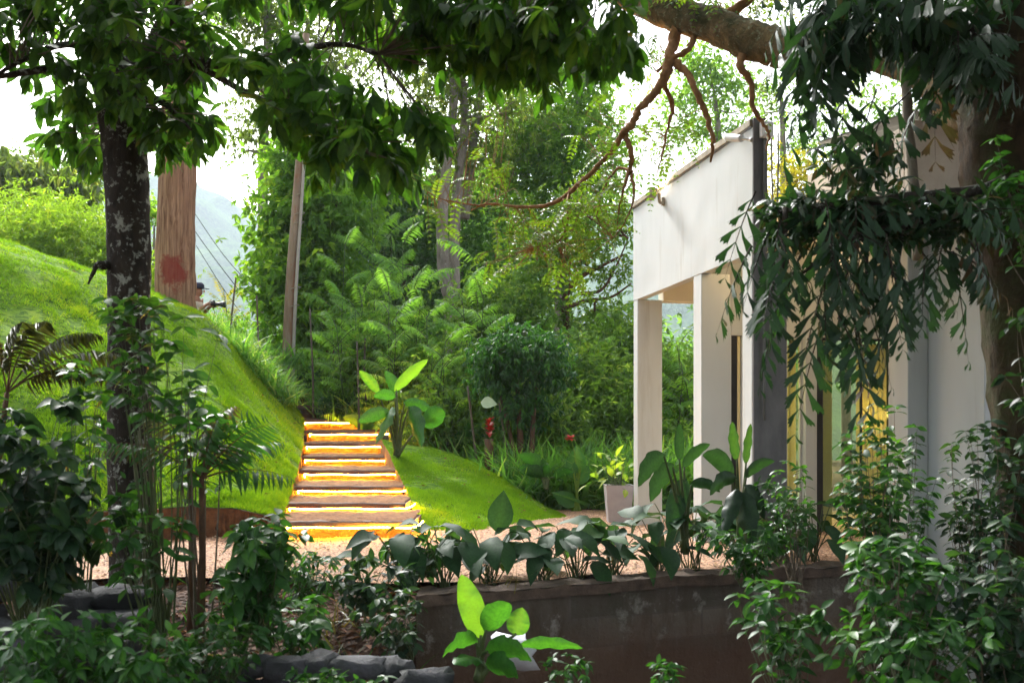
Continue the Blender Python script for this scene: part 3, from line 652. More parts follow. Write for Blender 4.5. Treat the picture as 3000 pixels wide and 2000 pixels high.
# floodlight on the fascia
fp = P2(1946, 585); fl = empty('floodlight', fp, 'small lit spotlight on a bracket near the far top edge of the cream fascia wall', 'wall lamp')
g = MB(); tube(g, [fp+BX[0]*0+A([.0, 0, -.03]), fp+A([-.05, -.02, -.03]), fp+A([-.06, -.03, .06])], .018, 8); box(g, fp+A([-.03, -.03, -.06]), fp+A([.0, .03, .02]), bev=.004); g.build('bracket', M['coping'], fl, smooth=False)
hd = fp+A([-.13, -.06, .06]); dr_ = nrm(A([.30, .10, .95]))
g = MB(); tube(g, [hd-dr_*.07-A([.02, 0, 0]), hd-dr_*.02, hd+dr_*.05], [.035, .05, .052], 12, cap=True); g.build('lamp_head', M['coping'], fl)
M['lamp'] = memit('lamp_lens', (1, .82, .55), 60)
g = MB(); tube(g, [hd+dr_*.052, hd+dr_*.056, hd+dr_*.058], [.045, .045, .04], 12); g.build('lens', M['lamp'], fl)
def lamp(kind, name, loc, e, col, parent=None, direction=None, size=.05, cone=120, r=.03):
    l = bpy.data.lights.new(name, kind); l.energy = e; l.color = col
    if kind == 'SPOT': l.spot_size = math.radians(cone); l.spot_blend = .6; l.shadow_soft_size = r
    if kind == 'POINT': l.shadow_soft_size = r
    ob = bpy.data.objects.new(name, l); COL.objects.link(ob); ob.location = tuple(loc)
    if direction is not None: ob.rotation_euler = Vector(tuple(-A(direction))).to_track_quat('Z', 'Y').to_euler()
    return ob
lamp('SPOT', 'floodlight_beam', hd+dr_*.075, 420, (1, .56, .20), direction=A([.12, -.10, .95]), cone=150)
# security camera and junction box
cpos = P2(2205, 412); cc_ = empty('security_camera', cpos, 'white bullet security camera on the near end of the fascia wall', 'camera')
e0 = P2(2192, 408)+A([-.06, -.02, 0]); e1 = P2(2150, 414)+A([-.09, -.12, 0])
g = MB(); tube(g, [e0, (e0*.5+e1*.5), e1], [.030, .034, .034], 12); g.build('camera_body', M['white'], cc_)
g = MB(); dd = nrm(e1-e0); tube(g, [e1+dd*.001, e1+dd*.006, e1+dd*.008], [.027, .027, .01], 12); g.build('lens', M['dark'], cc_)
g = MB(); tube(g, [e0, P2(2200, 408)+A([-.02, 0, 0]), P2(2203, 410)], [.012, .012, .022], 8); g.build('mount', M['white'], cc_)
jp = W3(.05, -.03, zz_(384, 0, 0)); jb = empty('junction_box', jp, 'white square junction box at the top near corner of the fascia wall', 'electrical box')
k = dep(0, 0)/F; g = MB(); box(g, (.045, -.095, zz_(408, 0, 0)), (.045+36*k, -.032, zz_(362, 0, 0)), M=ML, bev=.006); g.build('box_body', M['white'], jb, smooth=False)
g = MB(); box(g, (.052, -.101, zz_(404, 0, 0)), (.038+36*k, -.0955, zz_(366, 0, 0)), M=ML, bev=.002); g.build('box_lid', M['white'], jb, smooth=False)
g = MB(); tube(g, [W3(.085, -.045, zz_(409, 0, 0)), W3(.085, -.045, 3.2), W3(.088, -.045, 2.7), W3(.088, -.045, 1.2)], .010, 8); tag(g.build('conduit_pipe', M['grey'], None), 'thin grey conduit pipe running down the bare cement end of the fascia wall', 'pipe')
# veranda ceiling lamp and room lights
vl = W3(.55, .62, ZS-.012); g = MB(); tube(g, [vl, vl+A([0, 0, -.02]), vl+A([0, 0, -.03])], [.06, .06, .045], 14); tag(g.build('ceiling_lamp', memit('ceiling_lamp_glow', (1, .80, .52), 12), None), 'round lit ceiling lamp under the veranda roof behind the bare cement column', 'ceiling lamp')
lamp('POINT', 'veranda_light', vl+A([0, 0, -.10]), 3.5, (1, .68, .34), r=.06)
for (pp, e) in (((2.50, 1.98, 1.3), 6), ((1.15, 2.25, 1.6), 3)): lamp('POINT', 'room_light', W3(*pp), e, (1, .66, .28), r=.1)
lamp('POINT', 'porch_light', W3(lx(2440, 1.0), 1.0, 2.6), 2.5, (1, .70, .36), r=.08)
# reinforcing bars standing on the flat roof
def rebars(label, pxs, pyt, pyb, D, zt=None):
    r0 = P(np.mean(pxs), pyb, D); e_ = empty('rebar_bundle', r0, label, 'steel bars', 'reinforcing bars standing on the roofs')
    for q in pxs:
        g = MB(); a_ = P(q, pyb+30, D+R(-.05, .05)); c1 = P(q+R(-6, 6), pyt+R(-6, 12), D); tube(g, [a_, (a_+c1)/2+A([R(-.006, .006), 0, 0]), c1], .008, 5); g.build('rod', M['twig'], e_)
rebars('pair of thin rusty bars on the roof just right of the white junction box', (2266, 2276), 385, 600, 9.0)
rebars('cluster of thin bars on the roof seen between hanging fishtail leaves', (2538, 2553, 2566, 2588, 2602), 430, 600, 9.3)
rebars('pair of tall bars above the dark roof sheet of the right wing', (2696, 2716), 190, 420, 8.6)

# white plant pot by the far column
pp = P(1812, 1530, 12.0); pp[2] = .02; pt = empty('plant_pot', pp, 'pale square planter with light green leaves beside the far column', 'planter')
g = MB(); sx = .17
V = []; 
for (hh, rr_) in ((0, .13), (.0, .13), (.44, .165), (.45, .17), (.45, .15), (.40, .14)):
    for a_ in range(4): V.append((pp[0]+rr_*(1, -1, -1, 1)[a_], pp[1]+rr_*(1, 1, -1, -1)[a_], pp[2]+hh))
q = [[k*4+i, k*4+(i+1) % 4, k*4+4+(i+1) % 4, k*4+4+i] for k in range(5) for i in range(4)]+[[20, 21, 22, 23]]
g.add(A(V), A(q)); g.build('pot', mplain('pot_paint', (.30, .28, .30), (.40, .38, .40), 4, .7, .1), pt, smooth=False)
g = MB(); rb = MB(); n = 46; base = np.tile(pp+A([0, 0, .42]), (n, 1))+rng.normal(0, .05, (n, 3))*A([1, 1, .1]); d = nrm(A([-.1, 0, 1.0])+rng.normal(0, .55, (n, 3))); tip = base+d*R(.12, .42, n)[:, None]
sticks(rb, base, tip, .004, .002); leaves(g, OV4, tip, d+A([0, 0, -.5])+rng.normal(0, .5, (n, 3)), A([0, 0, 1.])+rng.normal(0, .4, (n, 3)), R(.10, .2, n), R(.2, 1, n))
g.build('foliage', M['lime'], pt); rb.build('stems', M['stem'], pt)

# ------------------------------------------------------------------ plants
def near_pt(poly, q):
    """nearest vertices of a stack of polyline points"""
    poly = np.asarray(poly); return poly[np.argmin(((q[:, None]-poly[None])**2).sum(-1), 1)]

def tree(name, label, base, trunks, blobs, leaf='bg2', bark='palebark', tpl=KITE, L=.12, nc=60, per=22, k=4, spread=.9, droop=.3, sig=.35, cat='tree', group=None, sides=9, rough=.05, twigr=.012, shell=.45, tvar=.16, ctint=None, limbs=True, wob=0):
    """trunks: list of (points, radii); blobs: crown ellipsoids; leaves in clumps joined to the limbs by twigs"""
    root = empty(name, base, label, cat, group)
    tm = MB(); cm = MB(); skel = []
    for pts, rad in trunks: skel.append(tube(tm, pts, rad, sides, 6, rough, wob=wob))
    sk = np.concatenate(skel) if skel else A([base])
    if blobs:
        bw = A([np.prod(b[1])**(1/1.5) for b in blobs]); cnt = np.maximum(2, (nc*bw/bw.sum()).astype(int))
        for bi, (b, c) in enumerate(zip(blobs, cnt)):
            q, d = in_blob(b, c, shell)
            if limbs:
                hub = A(b[0]); near = near_pt(sk, hub[None])[0]
                if np.linalg.norm(hub-near) > .3:
                    mid = (hub+near)/2+rng.normal(0, .06, 3)*np.linalg.norm(hub-near); lb = tube(tm, [near, mid, hub], [twigr*3, twigr*2, twigr*1.2], 6, 4)
                else: lb = A([hub])
                s0 = near_pt(np.vstack([lb, hub[None]]), q); md = (s0+q)/2+rng.normal(0, .08, q.shape)*np.linalg.norm(q-s0, axis=1)[:, None]
                sticks(tm, s0, md, twigr, twigr*.7); sticks(tm, md, q, twigr*.7, twigr*.3)
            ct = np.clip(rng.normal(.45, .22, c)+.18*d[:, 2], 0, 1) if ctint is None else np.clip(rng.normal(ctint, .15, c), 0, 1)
            q2 = (q[:, None]+rng.normal(0, sig, (c, per, 3))*A([1, 1, .75])).reshape(-1, 3); d2 = nrm(np.repeat(d, per, 0)*.6+rng.normal(0, .6, (c*per, 3)))
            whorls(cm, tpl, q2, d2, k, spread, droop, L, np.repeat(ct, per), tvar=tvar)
    if tm.n: tm.build('trunk', M[bark], root)
    if cm.n: cm.build('crown', M[leaf], root, smooth=False)
    return root

def bush(name, label, base, blob, nst=30, L=.1, leaf='shrub', tpl=OV4, node_=.05, k=2, droop=.75, spread=1.0, stem='stem', cat='shrub', group=None, sr=.005, bare=.35, tipk=5, arch=.25, svar=.3, shell=.2, extra=None, parts=('stems', 'foliage'), tint=None):
    """stems rise from the base into the blob, leaves in pairs along them and a rosette at each tip"""
    base = A(base, float); root = empty(name, base, label, cat, group); tips, _ = in_blob(blob, nst, shell)
    if extra is not None: tips = np.vstack([tips, extra])
    n = len(tips); sm = MB(); lm = MB(); b0 = base+rng.normal(0, .03, (n, 3))*A([1, 1, 0])
    span = tips-b0; mid = b0+span*.55+A([0, 0, 1])*arch*np.linalg.norm(span[:, :2], axis=1)[:, None]+rng.normal(0, .05, (n, 3))
    pt = lambda t: (b0[:, None]*(1-t)[None, :, None]**2+2*mid[:, None]*(t*(1-t))[None, :, None]+tips[:, None]*(t**2)[None, :, None])
    tt = np.linspace(0, 1, 7); C = pt(tt)
    for i in range(6): sticks(sm, C[:, i], C[:, i+1], sr*(1.25-i/6), sr*(1.25-(i+1)/6))
    ln = np.linalg.norm(span, axis=1).mean(); nn = max(2, int(ln*(1-bare)/node_)); t = np.linspace(bare, .97, nn)
    Q = pt(t); T = nrm(pt(t+.02)-Q); tn = np.clip(rng.normal(.4, .2, n), 0, 1) if tint is None else np.clip(rng.normal(tint, .12, n), 0, 1)
    whorls(lm, tpl, (Q+rng.normal(0, .012, Q.shape)).reshape(-1, 3), T.reshape(-1, 3), k, spread, droop, L, np.repeat(tn, nn), svar)
    whorls(lm, tpl, tips, nrm(tips-mid), tipk, spread*.8, droop, L*.95, np.clip(tn+.2, 0, 1), svar)
    sm.build(parts[0], M[stem], root); lm.build(parts[1], M[leaf], root); return root

def frondplant(name, label, base, tips, mat='feather', tpl=FIN, npair=16, ll=.16, stemr=.012, droop=.3, bark='stem', nf=9, L=.7, up=.9, cat='sapling', group=None, ld=.3, tops=1, tint=.5, along=.45, rr=.004, updir=None):
    """slender stems that carry rings of feather leaves towards the top"""
    base = A(base, float); root = empty(name, base, label, cat, group); sm = MB(); lm = MB()
    for tp in tips:
        c = tube(sm, [base+rng.normal(0, .02, 3)*A([1, 1, 0]), (base+tp)/2+rng.normal(0, .04, 3), tp], [stemr, stemr*.8, stemr*.4], 6, 8)
        idx = np.interp(np.linspace(along, 1, nf), np.linspace(0, 1, len(c)), np.arange(len(c))).astype(int); p0 = c[idx]
        az = np.arange(nf)*2.4+R(0, 6); d = np.stack([np.cos(az), np.sin(az), np.full(nf, up)+R(-.2, .3, nf)+np.linspace(-.2, .6, nf)], -1)
        if updir is not None: d = d+A(updir)
        pinnate(lm, sm, tpl, p0, d, L*R(.8, 1.15, nf), npair, ll, droop, np.clip(rng.normal(tint, .15, nf), 0, 1), ld=ld, rr=rr)
    sm.build('stems', M[bark], root); lm.build('fronds', M[mat], root, smooth=False); return root

# ---- trees behind
def zg(px, D, dz=0): x = D*(px-1500)/F; return A([x, D, float(ground(x, D))+dz])
tree('leafy_tree', 'bright broad-leaved tree rising directly right of the utility pole', zg(960, 21),
     [([zg(960, 21), P(950, 900, 21), P(940, 650, 21), P(930, 430, 21)], [.22, .18, .12, .05])],
     [pblob(900, 500, 21, 95, 70), pblob(850, 610, 20.6, 75, 75), pblob(960, 640, 20.5, 110, 90), pblob(860, 780, 20.3, 75, 85), pblob(960, 850, 20.5, 110, 90), pblob(1010, 420, 21.5, 80, 90), pblob(880, 940, 20, 70, 60), pblob(790, 660, 20.4, 28, 40), pblob(800, 850, 20.4, 28, 60)],
     'bg1', 'brownbark', t_kite(.26, .2), .19, 190, 26, 4, 1.0, .5, .30)
tree('tall_pale_tree', 'tall tree with two pale mottled trunks in the middle of the wood', zg(1320, 22),
     [([zg(1330, 22), P(1322, 930, 22), P(1300, 800, 22), P(1297, 620, 22), P(1312, 450, 22), P(1330, 250, 22), P(1300, 40, 22)], [.17, .14, .13, .13, .11, .09, .05]),
      ([zg(1345, 22.3), P(1333, 900, 22.3), P(1332, 700, 22.3), P(1345, 500, 22.3), P(1362, 370, 22.3), P(1350, 180, 22.3), P(1335, -120, 22.3)], [.16, .13, .12, .11, .10, .09, .05]),
      ([P(1362, 640, 22.8), P(1378, 480, 22.8), P(1398, 330, 22.8), P(1430, 120, 22.8)], [.11, .12, .1, .05])],
     [pblob(1250, 160, 22, 120, 90), pblob(1420, 220, 22, 110, 70), pblob(1150, 60, 22, 120, 80), pblob(1400, 60, 22, 140, 80), pblob(1480, 330, 22, 90, 50), pblob(1240, 330, 22, 70, 50), pblob(1330, 400, 22.6, 130, 60), pblob(1420, 470, 22.8, 90, 50), pblob(1280, 500, 22.8, 90, 50), pblob(1360, 280, 22.8, 90, 60)],
     'bg3', 'palebark', t_kite(.15, .2), .17, 135, 22, 4, .9, .5, .42, twigr=.02)
tree('fresh_green_tree', 'tall fresh green tree left of the fascia wall with a slanting pale trunk', zg(1650, 24),
     [([zg(1640, 24), P(1645, 800, 24), P(1668, 480, 24), P(1690, 330, 24), P(1712, 170, 24), P(1725, 40, 24)], [.16, .14, .11, .10, .08, .04])],
     [pblob(1700, 250, 24, 90, 70), pblob(1650, 400, 23.5, 130, 80), pblob(1760, 400, 24, 60, 90), pblob(1560, 330, 24, 90, 90), pblob(1720, 540, 23.4, 110, 70), pblob(1560, 500, 23.6, 110, 90), pblob(1600, 180, 24, 70, 50), pblob(1480, 460, 24, 70, 90), pblob(1620, 640, 23.4, 90, 50)],
     'bg1', 'palebark', KITE, .15, 210, 26, 4, 1.0, .35, .33)
tree('dark_tree', 'dark evergreen tree in the deep shade behind the pale trunks', zg(1190, 26),
     [([zg(1190, 26), P(1195, 800, 26), P(1200, 500, 26)], [.2, .16, .08])],
     [pblob(1180, 560, 26, 120, 120), pblob(1230, 780, 26, 140, 130), pblob(1090, 720, 26, 110, 130), pblob(1440, 620, 26, 120, 110), pblob(1420, 820, 26, 140, 110), pblob(1100, 930, 26, 150, 90), pblob(1300, 940, 26, 120, 80), pblob(1050, 520, 26, 60, 80)],
     'bgd', 'brownbark', KITE, .22, 220, 26, 4, 1.0, .35, .45)
tree('airy_tree', 'light feathery tree high behind the top left leaves', zg(800, 27),
     [([zg(780, 27), P(775, 800, 27), P(770, 500, 27), P(780, 200, 27), P(790, -100, 27)], [.2, .17, .14, .11, .06])],
     [pblob(770, 360, 27, 70, 110), pblob(700, 60, 27, 120, 70), pblob(900, 70, 27, 130, 80), pblob(1010, 200, 27, 110, 90), pblob(830, 220, 27, 90, 80), pblob(720, 440, 27, 36, 36), pblob(760, 20, 27, 160, 60)],
     'bg3', 'palebark', t_kite(.14, .3), .19, 100, 26, 4, .9, .7, .42, twigr=.02)
tree('branchy_tree', 'spreading tree with dark bare branches against the pale hill left of the far column', zg(1760, 19),
     [([zg(1690, 19), P(1665, 1000, 19), P(1655, 880, 19), P(1690, 820, 19), P(1760, 780, 19), P(1830, 745, 19)], [.09, .08, .07, .05, .035, .02]),
      ([P(1660, 900, 19), P(1720, 880, 19), P(1790, 870, 19), P(1850, 830, 19)], [.05, .035, .025, .015]), ([P(1700, 860, 19), P(1760, 850, 19), P(1800, 790, 19), P(1840, 700, 19)], [.04, .03, .02, .012])],
     [pblob(1700, 720, 19, 80, 40), pblob(1800, 640, 19, 70, 40), pblob(1800, 800, 19, 60, 28), pblob(1620, 790, 19, 50, 50), pblob(1750, 940, 19, 100, 34), pblob(1600, 700, 19, 60, 40), pblob(1560, 860, 19, 60, 60), pblob(1690, 610, 19, 60, 40)],
     'bg2', 'brownbark', KITE, .13, 110, 14, 4, 1.0, .35, .26, twigr=.010)
tree('round_crown_tree', 'distant tree with a rounded green crown seen above the fascia wall', zg(2100, 34),
     [([zg(2110, 34), P(2110, 700, 34), P(2105, 400, 34), P(2090, 260, 34)], [.2, .17, .12, .05])],
     [pblob(2080, 200, 34, 70, 40), pblob(2020, 190, 34, 50, 35), pblob(2140, 250, 34, 60, 34), pblob(2060, 290, 34, 80, 26), pblob(2180, 320, 34, 34, 24), pblob(1960, 300, 34, 40, 34), pblob(2010, 400, 34, 50, 40), pblob(2120, 380, 34, 60, 30)],
     'bg1', 'palebark', KITE, .20, 70, 18, 4, 1.0, .3, .42, shell=.1)
tree('slender_tree', 'slender pale-stemmed sparse tree beyond the roof right of the junction box', zg(2290, 20),
     [([zg(2292, 20), P(2295, 600, 20), P(2292, 350, 20), P(2285, 240, 20)], [.09, .07, .05, .02])],
     [pblob(2270, 260, 20, 45, 28), pblob(2310, 330, 20, 40, 34), pblob(2240, 330, 20, 34, 26), pblob(2340, 430, 20, 50, 50)], 'bg2', 'palebark', KITE, .12, 40, 7, 3, 1.0, .3, .22, twigr=.008)
tree('yellow_leaved_tree', 'small tree with yellowing leaves behind the thin roof bars', zg(2310, 15),
     [([zg(2320, 15), P(2320, 800, 15), P(2310, 560, 15)], [.06, .05, .03])],
     [pblob(2300, 500, 15, 50, 30), pblob(2340, 560, 15, 60, 34), pblob(2280, 600, 15, 50, 40), pblob(2380, 480, 15, 40, 30)], 'yellow', 'brownbark', KITE, .085, 34, 14, 4, 1.0, .2, .2, twigr=.008)
tree('pale_green_tree', 'pale green tree beyond the hanging fishtail leaves over the right wing roof', zg(2480, 19),
     [([zg(2480, 19), P(2480, 800, 19), P(2500, 400, 19)], [.1, .08, .04])],
     [pblob(2440, 560, 19, 110, 60), pblob(2560, 500, 19, 100, 80), pblob(2400, 400, 19, 60, 50), pblob(2620, 350, 19, 70, 80), pblob(2500, 320, 19, 80, 50)], 'bg2', 'palebark', KITE, .13, 80, 9, 4, 1.0, .2, .3, twigr=.008)
tree('bamboo_clump', 'drooping yellow-green bamboo clump on the skyline behind the left lawn bank', zg(120, 27),
     [([zg(140, 27), P(140, 640, 27), P(130, 500, 27)], [.1, .06, .02]), ([zg(60, 27), P(40, 650, 27), P(10, 500, 27)], [.1, .06, .02])],
     [pblob(70, 570, 26, 90, 60), pblob(180, 560, 26, 60, 50), pblob(0, 520, 26, 60, 50), pblob(120, 620, 26, 100, 40)], 'bg3', 'stem', t_kite(.07, .5), .36, 90, 18, 4, .7, 1.0, .36, ctint=.6)
tree('hazy_tree', 'loose light-leaved tree on the left skyline above the bamboo', zg(230, 30),
     [([zg(250, 30), P(250, 640, 30), P(240, 500, 30)], [.12, .1, .05])],
     [pblob(250, 520, 30, 70, 40), pblob(60, 480, 30, 90, 34), pblob(330, 560, 30, 60, 50), pblob(180, 470, 30, 50, 30)], 'bg2', 'palebark', KITE, .17, 60, 12, 4, 1.0, .2, .36)
tree('slim_roadside_tree', 'small light green tree between the dark trunk and the red trunk', zg(450, 24),
     [([zg(448, 24), P(450, 800, 24), P(452, 660, 24)], [.05, .04, .02])], [pblob(450, 640, 24, 34, 44), pblob(465, 740, 24, 24, 30)], 'bg1', 'palebark', KITE, .14, 18, 12, 4, 1.0, .2, .2)

# reddish trunk behind the lawn bank with its crown out above the picture
m = M['redbark']; t = m.node_tree; b = [x for x in t.nodes if x.type == 'BSDF_PRINCIPLED'][0]
src = b.inputs['Base Color'].links[0].from_socket; ge = t.nodes.new('ShaderNodeNewGeometry'); mp = t.nodes.new('ShaderNodeVectorMath'); mp.operation = 'SUBTRACT'
t.links.new(ge.outputs['Position'], mp.inputs[0]); mp.inputs[1].default_value = tuple(P(506, 800, 16.75)); sc = t.nodes.new('ShaderNodeVectorMath'); sc.operation = 'MULTIPLY'; t.links.new(mp.outputs[0], sc.inputs[0]); sc.inputs[1].default_value = (1, .5, .62)
ln = t.nodes.new('ShaderNodeVectorMath'); ln.operation = 'LENGTH'; t.links.new(sc.outputs[0], ln.inputs[0])
ad = t.nodes.new('ShaderNodeMath'); ad.operation = 'ADD'; t.links.new(ln.outputs['Value'], ad.inputs[0]); nz = noise(t, 5, 6, .75, ge.outputs['Position']); mu = t.nodes.new('ShaderNodeMath'); mu.operation = 'MULTIPLY'; mu.inputs[1].default_value = .6; t.links.new(nz, mu.inputs[0]); t.links.new(mu.outputs[0], ad.inputs[1])
t.links.new(mixc(t, ramp(t, ad.outputs[0], [(.44, (.8, .8, .8)), (.52, (0, 0, 0))]), src, (.20, .022, .016)), b.inputs['Base Color'])
tree('red_barked_tree', 'big tree with reddish fibrous bark and a faded red paint mark', P(512, 1010, 17.2),
     [([P(510, 1030, 17.0), P(512, 900, 17.0), P(515, 700, 17.0), P(522, 450, 17.0), P(525, 200, 17), P(520, -150, 17), P(510, -600, 17)], [.36, .335, .315, .285, .26, .22, .12])],
     [pblob(430, -60, 17, 110, 70), pblob(600, -60, 17, 120, 70), pblob(520, -500, 17, 260, 200)], 'bg2', 'redbark', KITE, .15, 90, 18, 4, 1, .3, .4, sides=26, rough=.035)

# utility pole, wires, stakes
up0 = P(838, 1105, 19.0); e_ = empty('utility_pole', up0, 'weathered slightly leaning utility pole with wire rings beside the stairs', 'pole')
g = MB(); tube(g, [up0+A([0, 0, -.3]), P(850, 850, 19), P(868, 600, 19), P(884, 380, 19), P(897, 100, 19)], [.105, .095, .085, .072, .062], 14, rough=.006)
g.build('shaft', mplain('weathered_pole', (.15, .095, .055), (.34, .26, .19), 5, .9, .3, .15, stain=((.25, .08, .03), 1.2, .5, .62, (1, 1, .5))), e_)
g = MB(); tube(g, [up0+A([.12, -.03, -.3]), P(867, 850, 18.93), P(883, 600, 18.93), P(896, 380, 18.93)], [.034, .032, .03, .028], 8); g.build('cable_cover', mplain('pale_pvc', (.3, .27, .23), (.42, .38, .34), 5, .7, .1, .3), e_)
for (cx, cy) in ((876, 572), (873, 628), (871, 655), (862, 845), (858, 898), (847, 1030)):
    g = MB(); c = P(cx, cy, 19); a = np.linspace(0, 2*np.pi, 14); tube(g, np.stack([c[0]+.105*np.cos(a)+.02, c[1]+.105*np.sin(a), c[2]+.03*np.cos(a)], -1), .008, 5, 2); g.build('wire_ring', M['coping'], e_)
for k_, (a_, b_, lb) in enumerate(((P(430, 465, 42), P(905, 1110, 24), 'upper thin power line slanting down across the pale hill toward the pole foot'), (P(560, 610, 42), P(800, 905, 30), 'middle thin power line crossing the pale hill'), (P(575, 720, 40), P(830, 1060, 26), 'lowest thin power line above the two stakes'))):
    g = MB(); mid = (a_+b_)/2+A([0, 0, -.25]); tube(g, [a_, mid, b_], .013, 5, 8); tag(g.build('power_line', M['wire'], None), lb, 'wire', 'thin wires crossing the hill')
for (xa, ya, xb, yb, D_, lb) in ((691, 812, 676, 985, 17.6, 'straight wooden stake nearest the photographer, standing on the lawn crest'), (752, 866, 766, 1075, 18, 'crooked wooden stake halfway between the photographer and the utility pole'), (908, 905, 915, 1150, 17.5, 'thin brown stake just right of the utility pole'), (1070, 990, 1072, 1130, 17, 'short brown stick among the weeds left of the banana plant'), (1046, 1000, 1050, 1225, 16.6, 'thin brown stick rising behind the top of the staircase'), (1370, 1130, 1400, 1370, 14.6, 'leaning dry cane left of the red flower on the post'), (1462, 1180, 1482, 1350, 14.6, 'leaning dry cane right of the red flower on the post')):
    g = MB(); a_ = P(xb+(xb-xa)*.3, yb+(yb-ya)*.3, D_); c_ = P(xa, ya, D_); tube(g, [a_, (a_*.6+c_*.4)+rng.normal(0, .02, 3), c_], [.024, .021, .015], 6, 5, .05); tag(g.build('stake', M['twig'], None), lb, 'stick', 'stakes and canes standing in the garden')

# red flowers and post
pb_ = P(1432, 1375, 14.3); pe = empty('flower_post', pb_, 'stubby brown post topped by an orange-red flower spike at the wood edge', 'post')
g = MB(); tube(g, [P(1435, 1440, 14.3), P(1434, 1370, 14.3), P(1432, 1285, 14.3)], [.075, .07, .066], 10, 4, .03); g.build('post', M['brownbark'], pe)
M['red'] = mleaf('red_bract', (.40, .02, .012), (.65, .07, .03), None, .3, .4, .4, (1.2, .8, .8))
g = MB(); n = 40; zt = R(1232, 1282, n); q = A([P(1434, z_, 14.25) for z_ in zt]); az = R(0, 6.28, n); leaves(g, t_kite(.3, .1), q, np.stack([np.cos(az), np.sin(az), np.full(n, .9)], -1), A([0, 0, 1.]), .10, R(0, 1, n)); g.build('flower', M['red'], pe)
cb = P(1688, 1500, 13.4); cb[2] = .02; ce = empty('canna_plant', cb, 'tall yellow-green canna with a single small red flower at the wood edge', 'plant')
g = MB(); 
for (dx, tx) in ((0, 1690), (-.05, 1678), (.05, 1700)): tube(g, [cb+A([dx, 0, 0]), P(1690, 1450, 13.4), P(tx, 1370, 13.4)], [.03, .022, .014], 7)
tube(g, [P(1690, 1400, 13.4), P(1684, 1330, 13.4), P(1672, 1284, 13.4)], .007, 5); g.build('stems', M['lime'], ce)
g = MB(); leaves(g, BRO, A([P(1690, 1395, 13.4), P(1682, 1400, 13.4), P(1696, 1420, 13.4), P(1690, 1480, 13.4)]), A([[.0, -.1, 1], [-.25, -.2, .9], [.35, -.1, .8], [-.8, -.3, .5]]), A([0, -1, .2]), A([.46, .32, .34, .4]), A([.75, .5, .6, .4])); g.build('foliage', M['banana'], ce)
g = MB(); n = 14; az = R(0, 6.28, n); leaves(g, t_kite(.35, .1), np.tile(P(1672, 1284, 13.4), (n, 1)), np.stack([np.cos(az), np.sin(az), R(-.3, 1, n)], -1), A([0, 0, 1.]), .09, R(0, 1, n)); g.build('flower', M['red'], ce)

# broad banana-like plants
def banana(name, label, base, lv, mat='banana', group=None, tints=None, w=None):
    base = A(base, float); root = empty(name, base, label, 'plant', group); sm = MB(); lm = MB()
    for i, (a_, c_, wd, bend) in enumerate(lv):      # a_: leaf foot, c_: leaf tip (world)
        a_ = A(a_, float); c_ = A(c_, float); L = np.linalg.norm(c_-a_); md = (base+a_)/2; md[2] += .05
        tube(sm, [base+rng.normal(0, .015, 3), md, a_+(c_-a_)*.06], [.022, .014, .007], 7, 5)
        n = 12; t_ = np.linspace(0, 1, n+1); ax = nrm(c_-a_); sd = nrm(np.cross(ax, A([.15*i-.3, 1, .25]))); nr = nrm(np.cross(sd, ax)); nr = nr if nr[1] < 0 else -nr
        hw = wd*L*np.sin(np.pi*np.clip(t_, 0, 1)**.8)**.62+.002; C = a_+(c_-a_)*t_[:, None]+(A([0, 0, 1])*bend*L*4*(t_*(1-t_))[:, None])
        wv = .035*L*np.sin(t_*19+i)*np.sin(np.pi*t_); rows = []
        for u_, f_ in ((-1, .9), (-.55, .35), (0, 0), (.55, .35), (1, .9)): rows.append(C+sd*(hw*u_)[:, None]+nr*(-(f_*hw*.42)+wv*abs(u_)*(1 if u_ > 0 else -1))[:, None])
        V = np.stack(rows, 1).reshape(-1, 3); ti = tints[i] if tints else R(.1, .6); lm.add(V, gridq(n+1, 5), np.clip(ti+A([-.08, .0, .2, .02, -.1])[None]+(.07*(np.arange(n+1) % 2))[:, None]+rng.normal(0, .03, (n+1, 5)), 0, 1).ravel())
    sm.build('stems', M['stem'], root); lm.build('foliage', M[mat], root); return root
D = 13.6; bb0 = zg(1165, 13.6, .0); bb0[2] = P(0, 1335, D)[2]
banana('banana_plant', 'young banana plant with one upright bright lime leaf right of the stairs', bb0,
  [(P(1155, 1145, D), P(1254, 1052, D), .125, .03), (P(1110, 1150, D), P(1052, 1085, D), .17, .04), (P(1165, 1150, D+.2), P(1128, 1085, D+.3), .22, .02), (P(1160, 1165, D-.1), P(1095, 1160, D-.4), .2, .06),
   (P(1240, 1250, D-.2), P(1300, 1200, D-.5), .28, .05), (P(1180, 1180, D), P(1270, 1205, D-.2), .16, .06), (P(1195, 1190, D), P(1235, 1310, D-.4), .2, .06), (P(1140, 1200, D), P(1050, 1235, D-.2), .2, .05), (P(1150, 1190, D), P(1100, 1300, D-.3), .18, .05)],
  tints=[.97, .85, .3, .3, .2, .15, .05, .1, .1])
for (x_, y_, D_, lb, tn) in ((1345, 1270, 15.2, 'low broad-leaved plant between the banana plant and the red flower post', .25), (1078, 1225, 16.9, 'yellowing broad leaf rising just behind the top light strip', .9), (1600, 1370, 13.4, 'grey-green broad leaf arching over the weeds left of the red-flowered canna', .1)):
    b0 = P(x_, y_+60, D_); lv = [(b0+A([R(-.1, .1), 0, .15]), b0+A([math.cos(a_)*.42, R(-.2, .1), .32+R(-.1, .2)]), .2, .08) for a_ in R(0, 6.28, 6)]
    banana('broadleaf_plant', lb, b0, lv, group='low broad-leaved plants at the wood edge', tints=list(np.clip(rng.normal(tn, .12, 6), 0, 1)))
